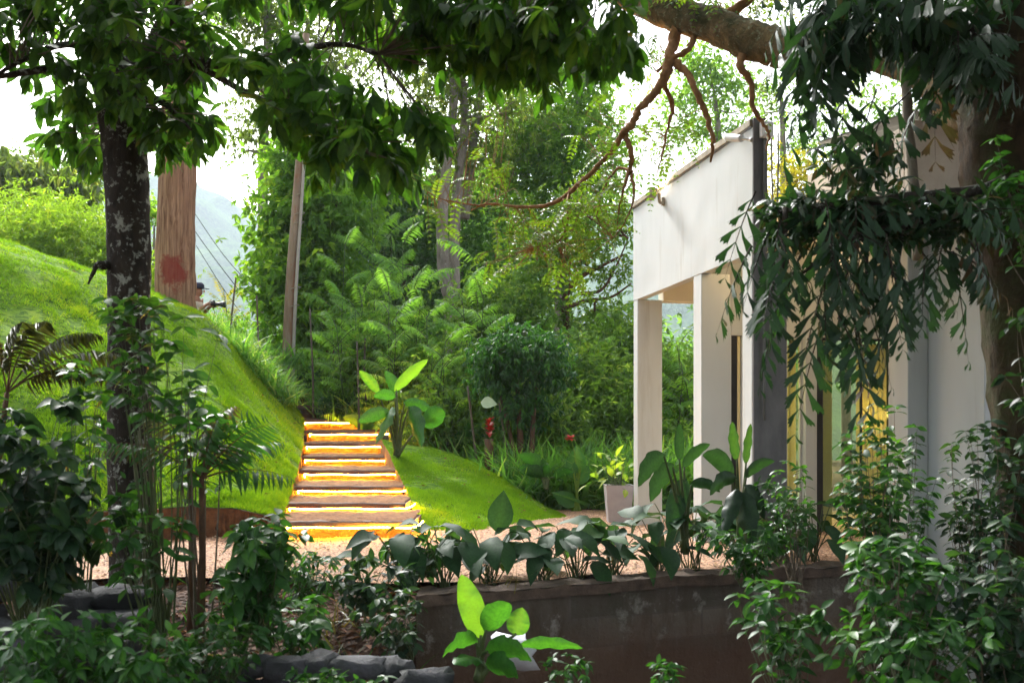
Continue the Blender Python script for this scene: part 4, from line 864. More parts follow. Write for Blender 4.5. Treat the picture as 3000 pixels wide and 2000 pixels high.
g = MB(); leaves(g, t_leaf(5, .4, .7, .15, .1), A([P(1408, 1178, 13.5)]), A([[1., -.2, -.05]]), A([.1, -1, .6]), .24, .5); 
tag(g.build('pale_leaf', mplain('pale_grey_leaf', (.22, .30, .17), (.34, .42, .26), 5, .6, 0), None), 'single pale grey-white heart-shaped leaf hanging among the weeds', 'leaf')

# dark rounded shrub
sb = zg(1530, 14.5); tree('rounded_shrub', 'dense dark rounded shrub with glossy drooping leaves in the clearing', sb,
     [([sb, P(1525, 1300, 14.8), P(1515, 1120, 14.8)], [.07, .05, .03]), ([sb+A([.1, 0, 0]), P(1560, 1270, 14.8), P(1570, 1120, 14.8)], [.05, .04, .02]), ([sb, P(1490, 1250, 14.8), P(1450, 1100, 14.8)], [.04, .03, .02])],
     [pblob(1515, 1040, 14.8, 105, 85, .6), pblob(1450, 1080, 14.7, 55, 90, .4), pblob(1590, 1060, 14.7, 60, 80, .4), pblob(1530, 1190, 14.9, 80, 50, .4)],
     'shrubb', 'brownbark', t_leaf(2, .16, .9, .45, .1), .13, 170, 10, 4, 1.0, .8, .13, cat='shrub', twigr=.008, shell=.6)

# feathery saplings
fs = [((1180, 720), 1230, 17.5, .95, 'sapling with drooping feather fronds under the canopy tip, tallest of the group'), ((1010, 720), 1180, 18, .8, 'feather-leaved sapling against the bright broad-leaved tree'), ((1140, 850), 1260, 16.5, .75, 'blue-green feather-leaved sapling left of the pale trunks'),
      ((1400, 770), 1260, 17, .95, 'upright light green feather-leaved sapling just right of the pale trunks'), ((1540, 820), 1280, 19, .8, 'soft green feather-leaved sapling above the dark rounded shrub'), ((1040, 900), 1230, 17.6, .7, 'bushy lime-tinted feather-leaved sapling above the staircase top'),
      ((1250, 930), 1280, 16, .6, 'low feather-leaved sapling in front of the pale trunk bases'), ((1700, 1000), 1300, 17, .85, 'feather-leaved sapling near the far column, lowest branches in the weeds'), ((1800, 920), 1300, 18, .85, 'feather-leaved sapling touching the far column'),
      ((1990, 1010), 1350, 17, .9, 'green feather-leaved sapling seen between the two nearer columns'), ((1640, 900), 1290, 19, .7, 'feather-leaved sapling directly behind the dark rounded shrub'), ((1300, 1080), 1290, 15.4, .5, 'short feather-leaved sapling left of the dark rounded shrub'), ((1090, 620), 1200, 19.5, 1.0, 'high dark feather-leaved sapling against the deep shade')]
for (tx, ty), by, D_, L_, lb in fs:
    b_ = zg(tx, D_); tp = P(tx, ty, D_); ex = [tp]+[P(tx+R(-60, 60), ty+R(60, 180), D_+R(-.6, .6)) for _ in range(3)]
    frondplant('feathery_sapling', lb, b_, ex, npair=15, ll=.26*L_, L=L_*1.05, nf=11, droop=.38, group='feather-leaved saplings at the wood edge', tint=.42 if D_ > 17.4 else .55, along=.30, up=.6, tpl=t_leaf(2, .10, .8, .5, .02), ld=.35, rr=.008)
frondplant('yellow_sapling', 'yellow-green feathery sapling right behind the photographer lens', zg(700, 19), [P(655, 850, 19)], npair=10, ll=.12, L=.55, nf=12, mat='yellow', droop=.2, group=None, along=.75, tint=.3)

# undergrowth: bushes and tall grass masses
def grass_mass(name, pts, n, h, mat='tallgrass', tpl=BLD5, label=None, sc=1.0, lean=.35, tint=.4, ww=1.6):
    pts = np.asarray(pts); q = pts[rng.integers(0, len(pts), n)]+rng.normal(0, .10*sc, (n, 3))*A([1, 1, 0]); d = nrm(A([0, 0, 1.])+rng.normal(0, lean, (n, 3)))
    g = MB(); leaves(g, tpl, q, d, nrm(rng.normal(0, 1, (n, 3))+A([0, 0, .3])), h*R(.5, 1.25, n), np.clip(rng.normal(tint, .25, n), 0, 1), ww*R(.6, 1.4, n)); return tag(g.build(name, M[mat], None), kind='stuff')
pts = [zg(x_, D_) for x_ in np.arange(1270, 2060, 12) for D_ in np.arange(13.9, 17.5, .35) if not (x_ < 1450 and D_ < 14.6)]
grass_mass('tall_grass', pts, 15000, .85)
pts = [SL[int(i), int(j)] for i in np.linspace(86, SL.shape[0]-22, 90) for j in np.linspace(SL.shape[1]*.70, SL.shape[1]*.88, 6)]
pts = [q for q in pts if q[0]/q[1]*F+1500 > 690]
grass_mass('crest_grass', pts, 2300, .42, tint=.65, lean=.45)
pts = [SL[int(i), int(j)] for i in np.linspace(80, SL.shape[0]-40, 60) for j in np.linspace(SL.shape[1]*.72, SL.shape[1]*.88, 5)]
grass_mass('crest_weeds', pts, 700, .22, tint=.7, lean=.5)
pts = [P(px_, py_, D_) for px_, py_, D_ in ((990, 1225, 18.2), (1030, 1235, 18), (1070, 1235, 17.6), (900, 1120, 20.5), (840, 1090, 20.5), (800, 1080, 18.6))]
grass_mass('stairhead_grass', pts, 1500, .6, tint=.5, sc=2.5)
def mass(name, blobs, n, L, mat, tpl=KITE, per=14, sig=.22, droop=.3):
    g = MB(); bw = A([np.prod(b[1])**.66 for b in blobs])
    for b, c in zip(blobs, (n*bw/bw.sum()).astype(int)+1):
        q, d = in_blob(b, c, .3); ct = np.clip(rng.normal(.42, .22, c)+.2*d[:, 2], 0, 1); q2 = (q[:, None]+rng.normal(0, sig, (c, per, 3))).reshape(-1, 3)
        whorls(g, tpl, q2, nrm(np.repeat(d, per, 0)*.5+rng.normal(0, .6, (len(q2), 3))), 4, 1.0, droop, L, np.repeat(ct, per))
    return tag(g.build(name, M[mat], None, smooth=False), kind='stuff')
mass('wood_edge_undergrowth', [pblob(x_, y_, D_, rx, ry, .8) for x_, y_, D_, rx, ry in ((1060, 1120, 18.8, 90, 80), (1130, 1060, 17.8, 110, 110), (1260, 1120, 17, 110, 110), (1390, 1160, 16.4, 100, 110), (1700, 1120, 16.8, 130, 110), (1640, 1260, 15.8, 130, 90), (1800, 1220, 16.2, 120, 120), (1480, 1320, 15.6, 120, 50), (1980, 1180, 18, 110, 160), (1990, 1380, 16, 90, 110), (1820, 1020, 18, 90, 90), (1280, 1250, 15.6, 90, 70), (1740, 1390, 15, 120, 60), (1450, 930, 18.5, 140, 90))], 1250, .12, 'bg2')
mass('sunlit_scrub', [pblob(x_, y_, D_, rx, ry, .8) for x_, y_, D_, rx, ry in ((60, 720, 19, 120, 70), (190, 690, 19.5, 110, 60), (290, 730, 19, 70, 60), (140, 640, 21, 110, 30), (-60, 660, 20, 90, 60), (430, 830, 18.6, 60, 60))], 420, .11, 'lime', t_kite(.16, .2), sig=.28)
mass('dark_wood_depths', [pblob(x_, y_, D_, rx, ry, 2.5) for x_, y_, D_, rx, ry in ((950, 1050, 29, 200, 160), (1250, 1000, 30, 220, 200), (1560, 1080, 30, 220, 160), (1850, 1150, 31, 220, 140), (1300, 700, 31, 220, 160), (2100, 1150, 31, 220, 170))], 620, .26, 'bgd', sig=.5, per=18)
mass('roadside_scrub', [pblob(x_, y_, D_, rx, ry, .6) for x_, y_, D_, rx, ry in ((760, 1030, 20.5, 60, 50), (720, 1000, 20, 60, 40), (800, 1080, 20.4, 50, 50), (880, 1090, 19.8, 60, 50), (650, 960, 19.4, 50, 40), (950, 1160, 18.6, 60, 40))], 150, .10, 'feather', sig=.18)
for (x_, y_, D_, rx, lb) in ((925, 1125, 19.4, 48, 'low dark clipped-looking shrub left above the top stair'), (1005, 1195, 17.6, 50, 'low dark shrub just above the top light strip')):
    tree('low_shrub', lb, P(x_, y_+60, D_), [([P(x_, y_+70, D_), P(x_, y_, D_)], [.02, .01])], [pblob(x_, y_, D_, rx, 30, .3)], 'shrub', 'twig', KITE, .09, 40, 10, 4, 1, .3, .1, cat='shrub', twigr=.004)

# ------------------------------------------------------------------ person with a camera behind the lawn crest
def skin_obj(name, verts, edges, radii, mat, parent, root=0, sub=2):
    me = bpy.data.meshes.new(name); me.from_pydata([tuple(v) for v in verts], edges, []); o = bpy.data.objects.new(name, me); COL.objects.link(o)
    sk = o.modifiers.new('skin', 'SKIN'); sk.use_smooth_shade = True
    for i, r in enumerate(radii): me.skin_vertices[0].data[i].radius = (r, r) if np.ndim(r) == 0 else r
    me.skin_vertices[0].data[root].use_root = True
    s = o.modifiers.new('sub', 'SUBSURF'); s.levels = sub; s.render_levels = sub; me.materials.append(mat)
    if parent: o.parent = parent
    return o
D = 18.3; hp = P(581, 852, D); feet = A([hp[0]-.04, D, hp[2]-1.60])
pr = empty('person', feet, 'person in dark cap and pale shirt holding a camera, half hidden by red trunk', 'person', rz=0)
k = hp-feet        # head centre in local frame
H = k[2]; hx = k[0]
M['skin'] = mplain('skin', (.26, .12, .07), (.32, .15, .09), 8, .6, 0); M['shirt'] = mplain('pale_shirt', (.50, .44, .36), (.62, .56, .46), 14, .85, .1); M['trousers'] = mplain('grey_trousers', (.14, .13, .14), (.2, .19, .2), 20, .9, 0)
M['cap'] = mplain('navy_cap', (.015, .018, .04), (.03, .03, .06), 12, .8, 0)
# one continuous body: pelvis, spine, neck, head, arms reaching forward (+x), legs
bv = [(-.05, 0, .95), (-.04, 0, 1.12), (-.02, 0, 1.30), (0, 0, 1.42), (.02, 0, 1.50), (hx+.0, 0, H-.04), (hx+.01, 0, H+.06),
      (-.0, -.19, 1.38), (.04, -.22, 1.17), (.22, -.11, 1.33), (.27, -.07, 1.37),
      (-.0, .19, 1.38), (.04, .24, 1.18), (.22, .07, 1.31), (.29, .02, 1.34),
      (-.05, -.10, .88), (-.03, -.11, .48), (-.06, -.11, .09), (.10, -.12, .04), (-.05, .10, .88), (-.02, .12, .48), (-.05, .12, .09), (.11, .13, .04)]
be = [(0,1),(1,2),(2,3),(3,4),(4,5),(5,6),(3,7),(7,8),(8,9),(9,10),(3,11),(11,12),(12,13),(13,14),(0,15),(15,16),(16,17),(17,18),(0,19),(19,20),(20,21),(21,22)]
br_ = [.14,.135,.15,.12,.055,.085,.085,.065,.045,.032,.035,.065,.045,.032,.035,.085,.058,.04,.04,.085,.058,.04,.04]
body = skin_obj('body', bv, be, br_, M['skin'], pr)
skin_obj('shirt', [(-.05,0,.90),(-.04,0,1.12),(-.02,0,1.30),(0,0,1.43),(0,-.19,1.385),(.04,-.215,1.19),(.12,-.17,1.25),(0,.19,1.385),(.04,.235,1.2),(.12,.17,1.25)], [(0,1),(1,2),(2,3),(3,4),(4,5),(5,6),(3,7),(7,8),(8,9)], [.165,.158,.172,.13,.085,.066,.056,.085,.066,.056], M['shirt'], pr)
skin_obj('trousers', [(-.05,0,.94),(-.05,-.10,.86),(-.03,-.11,.48),(-.06,-.11,.10),(-.05,.10,.86),(-.02,.12,.48),(-.05,.12,.10)], [(0,1),(1,2),(2,3),(0,4),(4,5),(5,6)], [.155,.105,.075,.06,.105,.075,.06], M['trousers'], pr)
g = MB(); tube(g, [(hx-.005, 0, H+.045), (hx-.005, 0, H+.10), (hx-.01, 0, H+.145), (hx-.01, 0, H+.155)], [.112, .112, .075, .02], 16, 4)
V, Fc = t_leaf(6, .48, .9, .12, -.1); g.add(V*A([.17, .17, .17])+A([hx+.05, 0, H+.058]), Fc); cpo = g.build('cap', M['cap'], None); cpo.parent = pr
g = MB(); box(g, (hx+.092, -.016, H-.03), (hx+.12, .016, H+.02), bev=.008); ns = g.build('nose', M['skin'], None); ns.parent = pr
for s_ in (-1, 1):      # five bent fingers per hand closing on the camera body
    for f_ in range(5):
        y0_ = s_*.045; zf = 1.395-.02*f_; g = MB(); x0_ = .28 if s_ < 0 else .30
        tube(g, [(x0_-.01, y0_*1.25, zf-.02), (x0_+.035, y0_*1.35, zf-.005), (x0_+.06, y0_*.95, zf)] if f_ else [(x0_-.02, y0_*1.1, 1.38), (x0_-.01, y0_*.8, 1.42), (x0_+.02, y0_*.6, 1.425)], [.010, .009, .007], 6); fo = g.build('finger', M['skin'], None); fo.parent = pr
ce = empty('handheld_camera', feet+A([.33, 0, 1.36]), 'black camera with a long flared lens held out by the person', 'camera')
g = MB(); box(g, (-.05, -.07, -.045), (.02, .07, .045), bev=.01); box(g, (-.03, -.03, .046), (.01, .03, .07), bev=.006); o_ = g.build('camera_body', M['dark'], None); o_.parent = ce
g = MB(); tube(g, [(.022, 0, 0), (.08, 0, -.004), (.12, 0, -.006), (.125, 0, -.006), (.19, 0, -.01), (.2, 0, -.01)], [.035, .034, .036, .044, .062, .06], 14, 3); o_ = g.build('lens', M['dark'], None); o_.parent = ce
g = MB(); tube(g, [(-.02, -.06, -.04), (.03, -.05, -.2), (-.03, -.03, -.38)], .006, 5); o_ = g.build('strap', M['dark'], None); o_.parent = ce

# ------------------------------------------------------------------ near lichen covered tree with its drooping canopy
D = 6.6
tA = empty('lichen_tree', P(385, 1900, 6.5), 'dark lichen-spotted tree trunk in the left foreground carrying the drooping leaf canopy overhead', 'tree')
g = MB(); g_l = []
c = tube(g, [P(392, 1880, D), P(390, 1600, D), P(380, 1300, D), P(378, 1000, D), P(377, 700, D), P(365, 450, D), P(345, 250, D), P(340, 60, D), P(345, -200, 6.4), P(360, -700, 6.2)], [.175, .150, .142, .136, .138, .140, .15, .13, .12, .07], 28, 8, .022, wob=.002); g_l.append(c)
def limb(pts, r): c = tube(g, pts, r, 10, 6, .05); g_l.append(c)
limb([P(345, 300, D), P(430, 180, 6.4), P(500, 40, 6.2), P(560, -150, 6)], [.09, .07, .06, .04])
limb([P(345, 240, D), P(250, 190, 6.3), P(120, 205, 6.0), P(-60, 235, 5.8)], [.05, .03, .022, .012])
limb([P(345, 160, D), P(200, 130, 6.2), P(80, 170, 5.9), P(-20, 225, 5.7)], [.04, .022, .016, .008])
limb([P(430, 180, 6.4), P(580, 182, 6.0), P(700, 190, 5.8), P(860, 150, 5.5), P(1000, 130, 5.3), P(1110, 160, 5.2)], [.045, .03, .026, .02, .014, .008])
limb([P(560, 180, 6), P(700, 260, 5.8), P(850, 330, 5.5), P(1000, 420, 5.3)], [.02, .018, .014, .006])
limb([P(350, 320, D), P(450, 290, 6.3), P(510, 330, 6.2), P(560, 380, 6.1)], [.035, .022, .016, .008])
limb([P(560, -150, 6), P(900, -220, 5.6), P(1250, -180, 5.2), P(1600, -90, 5), P(1900, -10, 4.9)], [.06, .05, .045, .03, .012])
limb([P(345, -200, 6.4), P(-200, -600, 5), P(-900, -900, 3.5)], [.08, .06, .03]); limb([P(345, -300, 6.4), P(900, -900, 4.5), P(1600, -1500, 3)], [.08, .06, .03])
g.build('trunk', M['bark'], tA)
g = MB(); tube(g, [P(325, 772, D-.05), P(300, 778, D-.15), P(285, 775, D-.2), P(272, 800, D-.22), P(258, 832, D-.22)], [.03, .028, .018, .012, .006], 7, 4, .12); g.build('dead_branch', M['bark'], tA)
cl = []
def C(px, py, D_, rx, ry, n): cl.append((pblob(px, py, D_, rx, ry, .55), n))
for q in ((40, 40, 5.8, 160, 110, 34), (200, 90, 6, 150, 110, 44), (330, 60, 5.6, 150, 110, 40), (480, 100, 5.9, 140, 110, 44), (150, 210, 6.1, 70, 50, 12), (190, 330, 6.6, 100, 70, 30), (230, 430, 6.8, 100, 45, 22), (290, 250, 6.0, 100, 90, 30), (430, 300, 6.2, 90, 120, 38), (530, 260, 6.2, 90, 100, 34), (480, 410, 6.5, 70, 40, 16), (590, 360, 6.4, 60, 70, 14),
          (640, 140, 6.0, 80, 60, 16), (760, 190, 5.6, 100, 70, 30), (880, 240, 5.5, 110, 80, 34), (850, 340, 5.4, 100, 60, 26), (990, 330, 5.3, 110, 80, 34), (1100, 300, 5.3, 90, 60, 22), (1180, 380, 5.2, 80, 60, 20), (1080, 450, 5.2, 100, 60, 24), (930, 440, 5.3, 70, 70, 16), (1190, 480, 5.1, 50, 30, 6), (880, 130, 5.6, 80, 40, 12), (1260, 330, 5.2, 50, 40, 8), (1270, 440, 5.2, 40, 40, 6),
          (1150, 40, 5.2, 120, 70, 34), (1300, 60, 5.1, 150, 80, 48), (1450, 60, 5.0, 150, 90, 54), (1600, 60, 4.9, 130, 80, 46), (1740, 80, 4.9, 110, 70, 36), (1500, 150, 4.9, 120, 50, 26), (1400, 140, 5, 110, 50, 22), (1800, 150, 4.8, 60, 45, 14), (1860, 60, 4.8, 50, 50, 8), (1620, 150, 4.8, 90, 40, 14), (1020, 0, 5.3, 100, 40, 16),
          (210, 400, 7.2, 110, 60, 26), (330, 470, 7.4, 60, 40, 10), (200, -80, 5.6, 300, 60, 70), (700, -90, 5.6, 260, 50, 50), (1300, -90, 5.2, 400, 70, 90)): C(*q)
for (x_, y_, z_, n_) in ((0, -3, 4.6, 120), (-4, -1, 4.2, 110), (4, -2, 4.4, 110), (-5, 3.2, 4.2, 110), (4.4, 2.8, 4.2, 110), (-3, 3, 4.6, 130), (-.5, 2.8, 4.4, 90), (2, 3, 4.6, 80), (-2, 0, 4.6, 80), (1.5, 0, 4.7, 80), (3.5, 1.2, 4.5, 60), (-1, 4.6, 4.9, 60), (1.8, 4.4, 5.0, 60)): cl.append(((A([x_, y_, z_]), A([1.7, 1.5, .45])), n_))  # unseen leaf clumps added over and behind the camera to darken the foreground
cm = MB(); tw = MB(); sk = np.concatenate(g_l)
for b, n in cl:
    if b[0][1] > 4.72: n = max(3, int(n*.48))
    big = b[1][2] > .4 and abs(b[0][0]) < 9 and b[0][1] < 4.7
    q, d = in_blob(b, n, .2); near = near_pt(sk, q); 
    if not big:
        dn = nrm(q-near); st_ = q-dn*np.minimum(np.linalg.norm(q-near, axis=1), .45)[:, None]; sticks(tw, st_, q, .005, .003)
    ax = nrm(nrm(q-near)*.7+d*.4+A([0, 0, -.25])+rng.normal(0, .25, q.shape)); tn = np.clip(rng.normal(.42, .22, n), 0, 1)
    whorls(cm, OBO, q, ax, 7, 1.0, .6, .155 if not big else .28, tn, .45, tvar=.18)
    whorls(cm, OBO, q-ax*.07, ax, 3, 1.25, .7, .16, tn, .3, tvar=.14)
cm.build('crown', M['canopy'], tA); tw.build('twigs', M['twig'], tA)
# climbing vines over the lower trunk
vg = empty('climbing_vines', P(430, 1850, 6.3), 'pale twisted vines hanging along the lower right side of the lichen-spotted trunk', 'vine')
g = MB()
for i in range(9):
    x0_ = R(370, 450); tube(g, [P(x0_, 1900, 6.34), P(x0_+R(-12, 12), 1750, 6.38), P(x0_+R(-16, 16), 1600, 6.40), P(x0_+R(-25, 25), 1450, 6.44), P(x0_+R(-30, 10), 1330-R(0, 120), 6.47)], [.010, .009, .008, .007, .004], 5, 5, .1)
g.build('stems', M['vine'], vg)
g = MB(); n = 60; q = A([P(R(350, 470), R(1380, 1880), R(6.2, 6.45)) for _ in range(n)]); leaves(g, OV4, q, rng.normal(0, .6, (n, 3))+A([0, -.4, -.5]), A([0, -1, .5])+rng.normal(0, .3, (n, 3)), R(.06, .13, n), R(0, 1, n)); g.build('foliage', M['shrub'], vg)

# ------------------------------------------------------------------ big mossy tree on the right with its bough and hanging branches
tB = empty('mossy_tree', P(3010, 2100, 6), 'huge dark tree at the right edge whose mossy bough reaches over the pavilion roof', 'tree')
g = MB(); sk = []
def limb2(mb, pts, r, sides=10, rough=.05, w=0): c = tube(mb, pts, r, sides, 7, rough, wob=w); sk.append(c); return c
limb2(g, [P(3095, 2300, 6), P(3082, 1900, 6), P(3078, 1500, 6), P(3050, 1150, 6), P(3020, 800, 6), P(2990, 500, 6), P(2990, 250, 6), P(2990, 0, 6), P(3010, -400, 6)], [.33, .30, .29, .29, .30, .33, .36, .34, .28], 34, .03)
g.build('trunk', M['bigbark'], tB)
g = MB(); limb2(g, [P(2960, 420, 6.1), P(2850, 330, 6.3), P(2740, 215, 6.6), P(2600, 150, 7.0), P(2450, 140, 7.4), P(2300, 140, 7.8), P(2200, 118, 8.0), P(2100, 78, 8.2), P(1980, 42, 8.4), P(1880, 5, 8.6), P(1700, -70, 9), P(1450, -160, 9.5)], [.2, .17, .155, .15, .15, .15, .145, .14, .135, .12, .09, .05], 22, .06)
g.build('bough', M['bough'], tB)
hang = [([P(1985, 60, 8.4), P(1968, 130, 8.3), P(1955, 200, 8.2), P(1925, 260, 8.2), P(1880, 310, 8.2), P(1845, 360, 8.2), P(1830, 395, 8.2), P(1790, 440, 8.3), P(1710, 520, 8.4), P(1630, 590, 8.5), P(1540, 605, 8.6), P(1420, 600, 8.8), P(1390, 620, 8.9)], [.06, .05, .045, .035, .032, .03, .028, .022, .02, .018, .014, .010, .004]),
 ([P(1832, 380, 8.2), P(1840, 440, 8.2), P(1850, 500, 8.2), P(1825, 570, 8.2), P(1800, 660, 8.3)], [.026, .022, .018, .010, .004]),
 ([P(1850, 500, 8.2), P(1855, 560, 8.1), P(1830, 640, 8.1), P(1800, 700, 8.1)], [.014, .01, .006, .003]),
 ([P(1965, 190, 8.2), P(2010, 225, 8.1), P(2040, 280, 8.0), P(2075, 340, 8.0), P(2092, 420, 8.0), P(2085, 480, 8.0)], [.036, .028, .024, .022, .018, .008]),
 ([P(1960, 200, 8.2), P(1950, 260, 8.3), P(1968, 310, 8.4), P(1955, 380, 8.5), P(1940, 470, 8.5), P(1930, 520, 8.5)], [.028, .022, .018, .012, .007, .004]),
 ([P(2180, 150, 8.0), P(2178, 200, 7.9), P(2205, 250, 7.9), P(2208, 310, 7.9), P(2235, 350, 7.9), P(2255, 400, 7.9), P(2250, 440, 7.9)], [.035, .028, .024, .02, .017, .012, .006]),
 ([P(2040, 90, 8.3), P(2010, 140, 8.2), P(1975, 170, 8.2), P(1930, 210, 8.2)], [.03, .024, .02, .012]),
 ([P(1670, 560, 8.5), P(1665, 640, 8.5), P(1640, 700, 8.5), P(1560, 730, 8.6)], [.012, .010, .007, .003]),
 ([P(1420, 600, 8.8), P(1300, 590, 8.9), P(1240, 560, 9)], [.008, .006, .002]),
 ([P(1850, 500, 8.2), P(1800, 500, 8.4), P(1760, 560, 8.5), P(1750, 640, 8.5)], [.012, .01, .007, .003]),
 ([P(2120, 60, 8.2), P(2230, -20, 8.1), P(2300, -100, 8)], [.05, .03, .01]), ([P(1900, 20, 8.6), P(1960, -40, 8.6), P(2060, -90, 8.4)], [.04, .03, .01])]
n0 = len(sk)
for pts, r in hang:
    g = MB(); pts = [p+rng.normal(0, .012, 3) for p in pts]; limb2(g, pts, r, 8, .14, .004); g.build('hanging_branch', M['hang'], tB)
hk = np.concatenate(sk[n0:])
lm = MB(); rb = MB()
def pin_cluster(px, py, D_, rx, ry, n, L=.28, tint=.5):
    b = pblob(px, py, D_, rx, ry, .5); q, d = in_blob(b, n, .0); near = near_pt(hk, q); s_ = q+(near-q)*np.minimum(1, .5/np.maximum(np.linalg.norm(near-q, axis=1), .01))[:, None]
    sticks(rb, s_, q, .004, .002); dd = nrm(rng.normal(0, .7, (n, 3))+A([0, -.1, -.15])); pinnate(lm, rb, t_kite(.24, .1), q, dd, L*R(.7, 1.2, n), 8, .062, .35, np.clip(rng.normal(tint, .2, n), 0, 1), ld=.15, rr=.0025)
for q in ((1740, 580, 8.4, 100, 50, 26), (1800, 650, 8.3, 40, 60, 12), (1690, 640, 8.5, 90, 60, 24), (1560, 660, 8.6, 120, 60, 32), (1420, 520, 8.9, 120, 60, 18), (1300, 600, 9, 90, 60, 12), (1620, 730, 8.6, 100, 50, 22), (1780, 470, 8.4, 50, 50, 10), (1930, 430, 8.5, 50, 60, 14), (1990, 380, 8.4, 50, 50, 10), (1500, 760, 8.7, 90, 40, 12), (1880, 160, 8.3, 50, 40, 8), (2110, -10, 8.1, 150, 30, 30), (2280, -10, 8.0, 130, 40, 24), (1980, -10, 8.5, 90, 20, 10), (1750, 380, 8.3, 60, 60, 8), (2250, 230, 7.9, 30, 50, 4), (1440, 350, 8.9, 80, 50, 8), (1680, 780, 8.5, 90, 40, 12)): pin_cluster(*q)
lm.build('crown', M['pinn'], tB, smooth=False); rb.build('twigs', M['hang'], tB)
# leaf clumps added out of view above the frame to shade the foreground
g = MB()
for (x_, y_, z_, n_) in ((1.2, 6.2, 5.2, 90), (-1.5, 6.5, 5.4, 80), (-4.5, 6.0, 5.4, 90), (3.5, 4.5, 5.2, 130), (5.5, 5.0, 5.2, 130), (4.5, 7.5, 6.2, 60), (6.5, 7.5, 5.6, 80), (3.2, 6.2, 5.6, 50)):
    q, d = in_blob((A([x_, y_, z_]), A([1.6, 1.4, .5])), n_, .1); whorls(g, OBO, q, d, 8, 1, .4, .26, R(.1, .8, n_))
g.build('added_shade_leaves', M['canopy'], tB)

# ------------------------------------------------------------------ fishtail foliage hanging from the bough and across the pavilion
def fishtail(name, label, base, origin_list, n_per, L, ll, droop, seed_d, tint=.4, cat='palm', brown=.08, npair=7):
    root = empty(name, base, label, cat); sm = MB(); lm = MB(); br = MB()
    for o_, d_, n, sp in origin_list:
        p0 = A(o_)+rng.normal(0, sp, (n, 3)); d = nrm(A(d_)+rng.normal(0, .42, (n, 3)))
        pinnate(lm, sm, FISH, p0, d, L*R(.6, 1.2, n), npair-1, ll, droop, np.clip(rng.normal(tint, .16, n)+(R(0, 1, n) < brown)*.6, 0, 1), side=.75, ld=.55, rr=.006)
    return root, sm, lm
r_, sm, lm = fishtail('fishtail_palm', 'dark ragged fishtail leaves hanging from the bough in front of the bright sky', P(2800, 250, 5.9),
   [(P(2450, 70, 5.6), (-.15, -.1, -.8), 4, .10), (P(2540, 60, 5.5), (-.1, -.1, -.8), 4, .14), (P(2660, 60, 5.6), (.0, -.2, -.5), 4, .14), (P(2440, 190, 5.6), (-.1, -.1, -1), 3, .08), (P(2590, 280, 5.5), (-.1, -.1, -1), 2, .06), (P(2700, 230, 5.5), (.2, -.2, -.8), 3, .12), (P(2800, 150, 5.5), (-.2, -.4, -.5), 5, .16), (P(2900, 60, 5.4), (.0, -.4, -.4), 5, .18), (P(2480, -20, 5.6), (-.5, -.1, .0), 5, .12), (P(2760, -10, 5.6), (.1, -.2, -.4), 6, .15), (P(2400, 60, 5.7), (-.1, -.1, -.9), 2, .06)], 0, .46, .25, .30, 0)
tube(sm, [P(2960, 200, 5.8), P(2850, 80, 5.7), P(2650, 30, 5.6), P(2450, 30, 5.6), P(2360, 60, 5.6)], [.028, .022, .018, .014, .008], 8, 6, .1)
pl = MB(); tube(pl, [P(2650, 100, 6.2), P(2655, 250, 6.2), P(2665, 400, 6.2), P(2682, 600, 6.2), P(2690, 760, 6.3)], [.028, .03, .032, .034, .034], 10, 6, .08); pl.build('pale_stem', M['palebark'], r_)
n = 150; q = A([P(R(2330, 2960), R(-40, 150), R(5.3, 6.0)) for _ in range(n)]); whorls(lm, t_leaf(4, .10, 1.1, .35, .08), q, nrm(rng.normal(0, .6, (n, 3))+A([-.2, -.1, -.6])), 3, .8, .6, .24, R(.1, .7, n))
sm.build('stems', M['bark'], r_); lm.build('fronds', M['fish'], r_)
r_, sm, lm = fishtail('fishtail_palm', 'dense dark fishtail foliage on a leaning branch covering the corner of the pavilion', P(2950, 620, 5.8),
   [(P(2290, 640, 5.4), (-.25, -.2, -.6), 4, .09), (P(2360, 650, 5.3), (-.1, -.2, -.8), 5, .12), (P(2450, 650, 5.3), (-.1, -.2, -.8), 6, .14), (P(2540, 660, 5.3), (.0, -.3, -.8), 6, .14), (P(2640, 660, 5.3), (.1, -.3, -.8), 5, .14), (P(2740, 660, 5.4), (.2, -.3, -.7), 4, .14), (P(2840, 640, 5.4), (.1, -.3, -.5), 4, .14), (P(2300, 780, 5.3), (-.1, -.1, -1), 4, .08), (P(2400, 800, 5.2), (.0, -.1, -1), 4, .10), (P(2540, 800, 5.2), (.25, -.2, -1), 3, .10), (P(2680, 760, 5.3), (.5, -.2, -.7), 2, .1), (P(2340, 900, 5.3), (-.05, -.1, -1), 2, .07), (P(2460, 920, 5.2), (.0, -.1, -1), 2, .07)], 0, .42, .20, .36, 0)
tube(sm, [P(2990, 520, 5.9), P(2850, 560, 5.6), P(2650, 580, 5.5), P(2450, 600, 5.4), P(2280, 620, 5.4)], [.045, .035, .028, .022, .01], 8, 6, .1)
tube(sm, [P(2990, 600, 5.9), P(2760, 640, 5.5), P(2500, 700, 5.3), P(2350, 800, 5.3)], [.035, .03, .02, .008], 8, 6, .1)
for o__ in ((2300, 640), (2430, 660), (2540, 680), (2650, 670)): tube(sm, [P(o__[0], o__[1]-30, 5.4), P(o__[0]+R(-20, 20), o__[1]+100, 5.3), P(o__[0]+R(-30, 30), o__[1]+230, 5.25)], [.018, .012, .006], 6, 5)
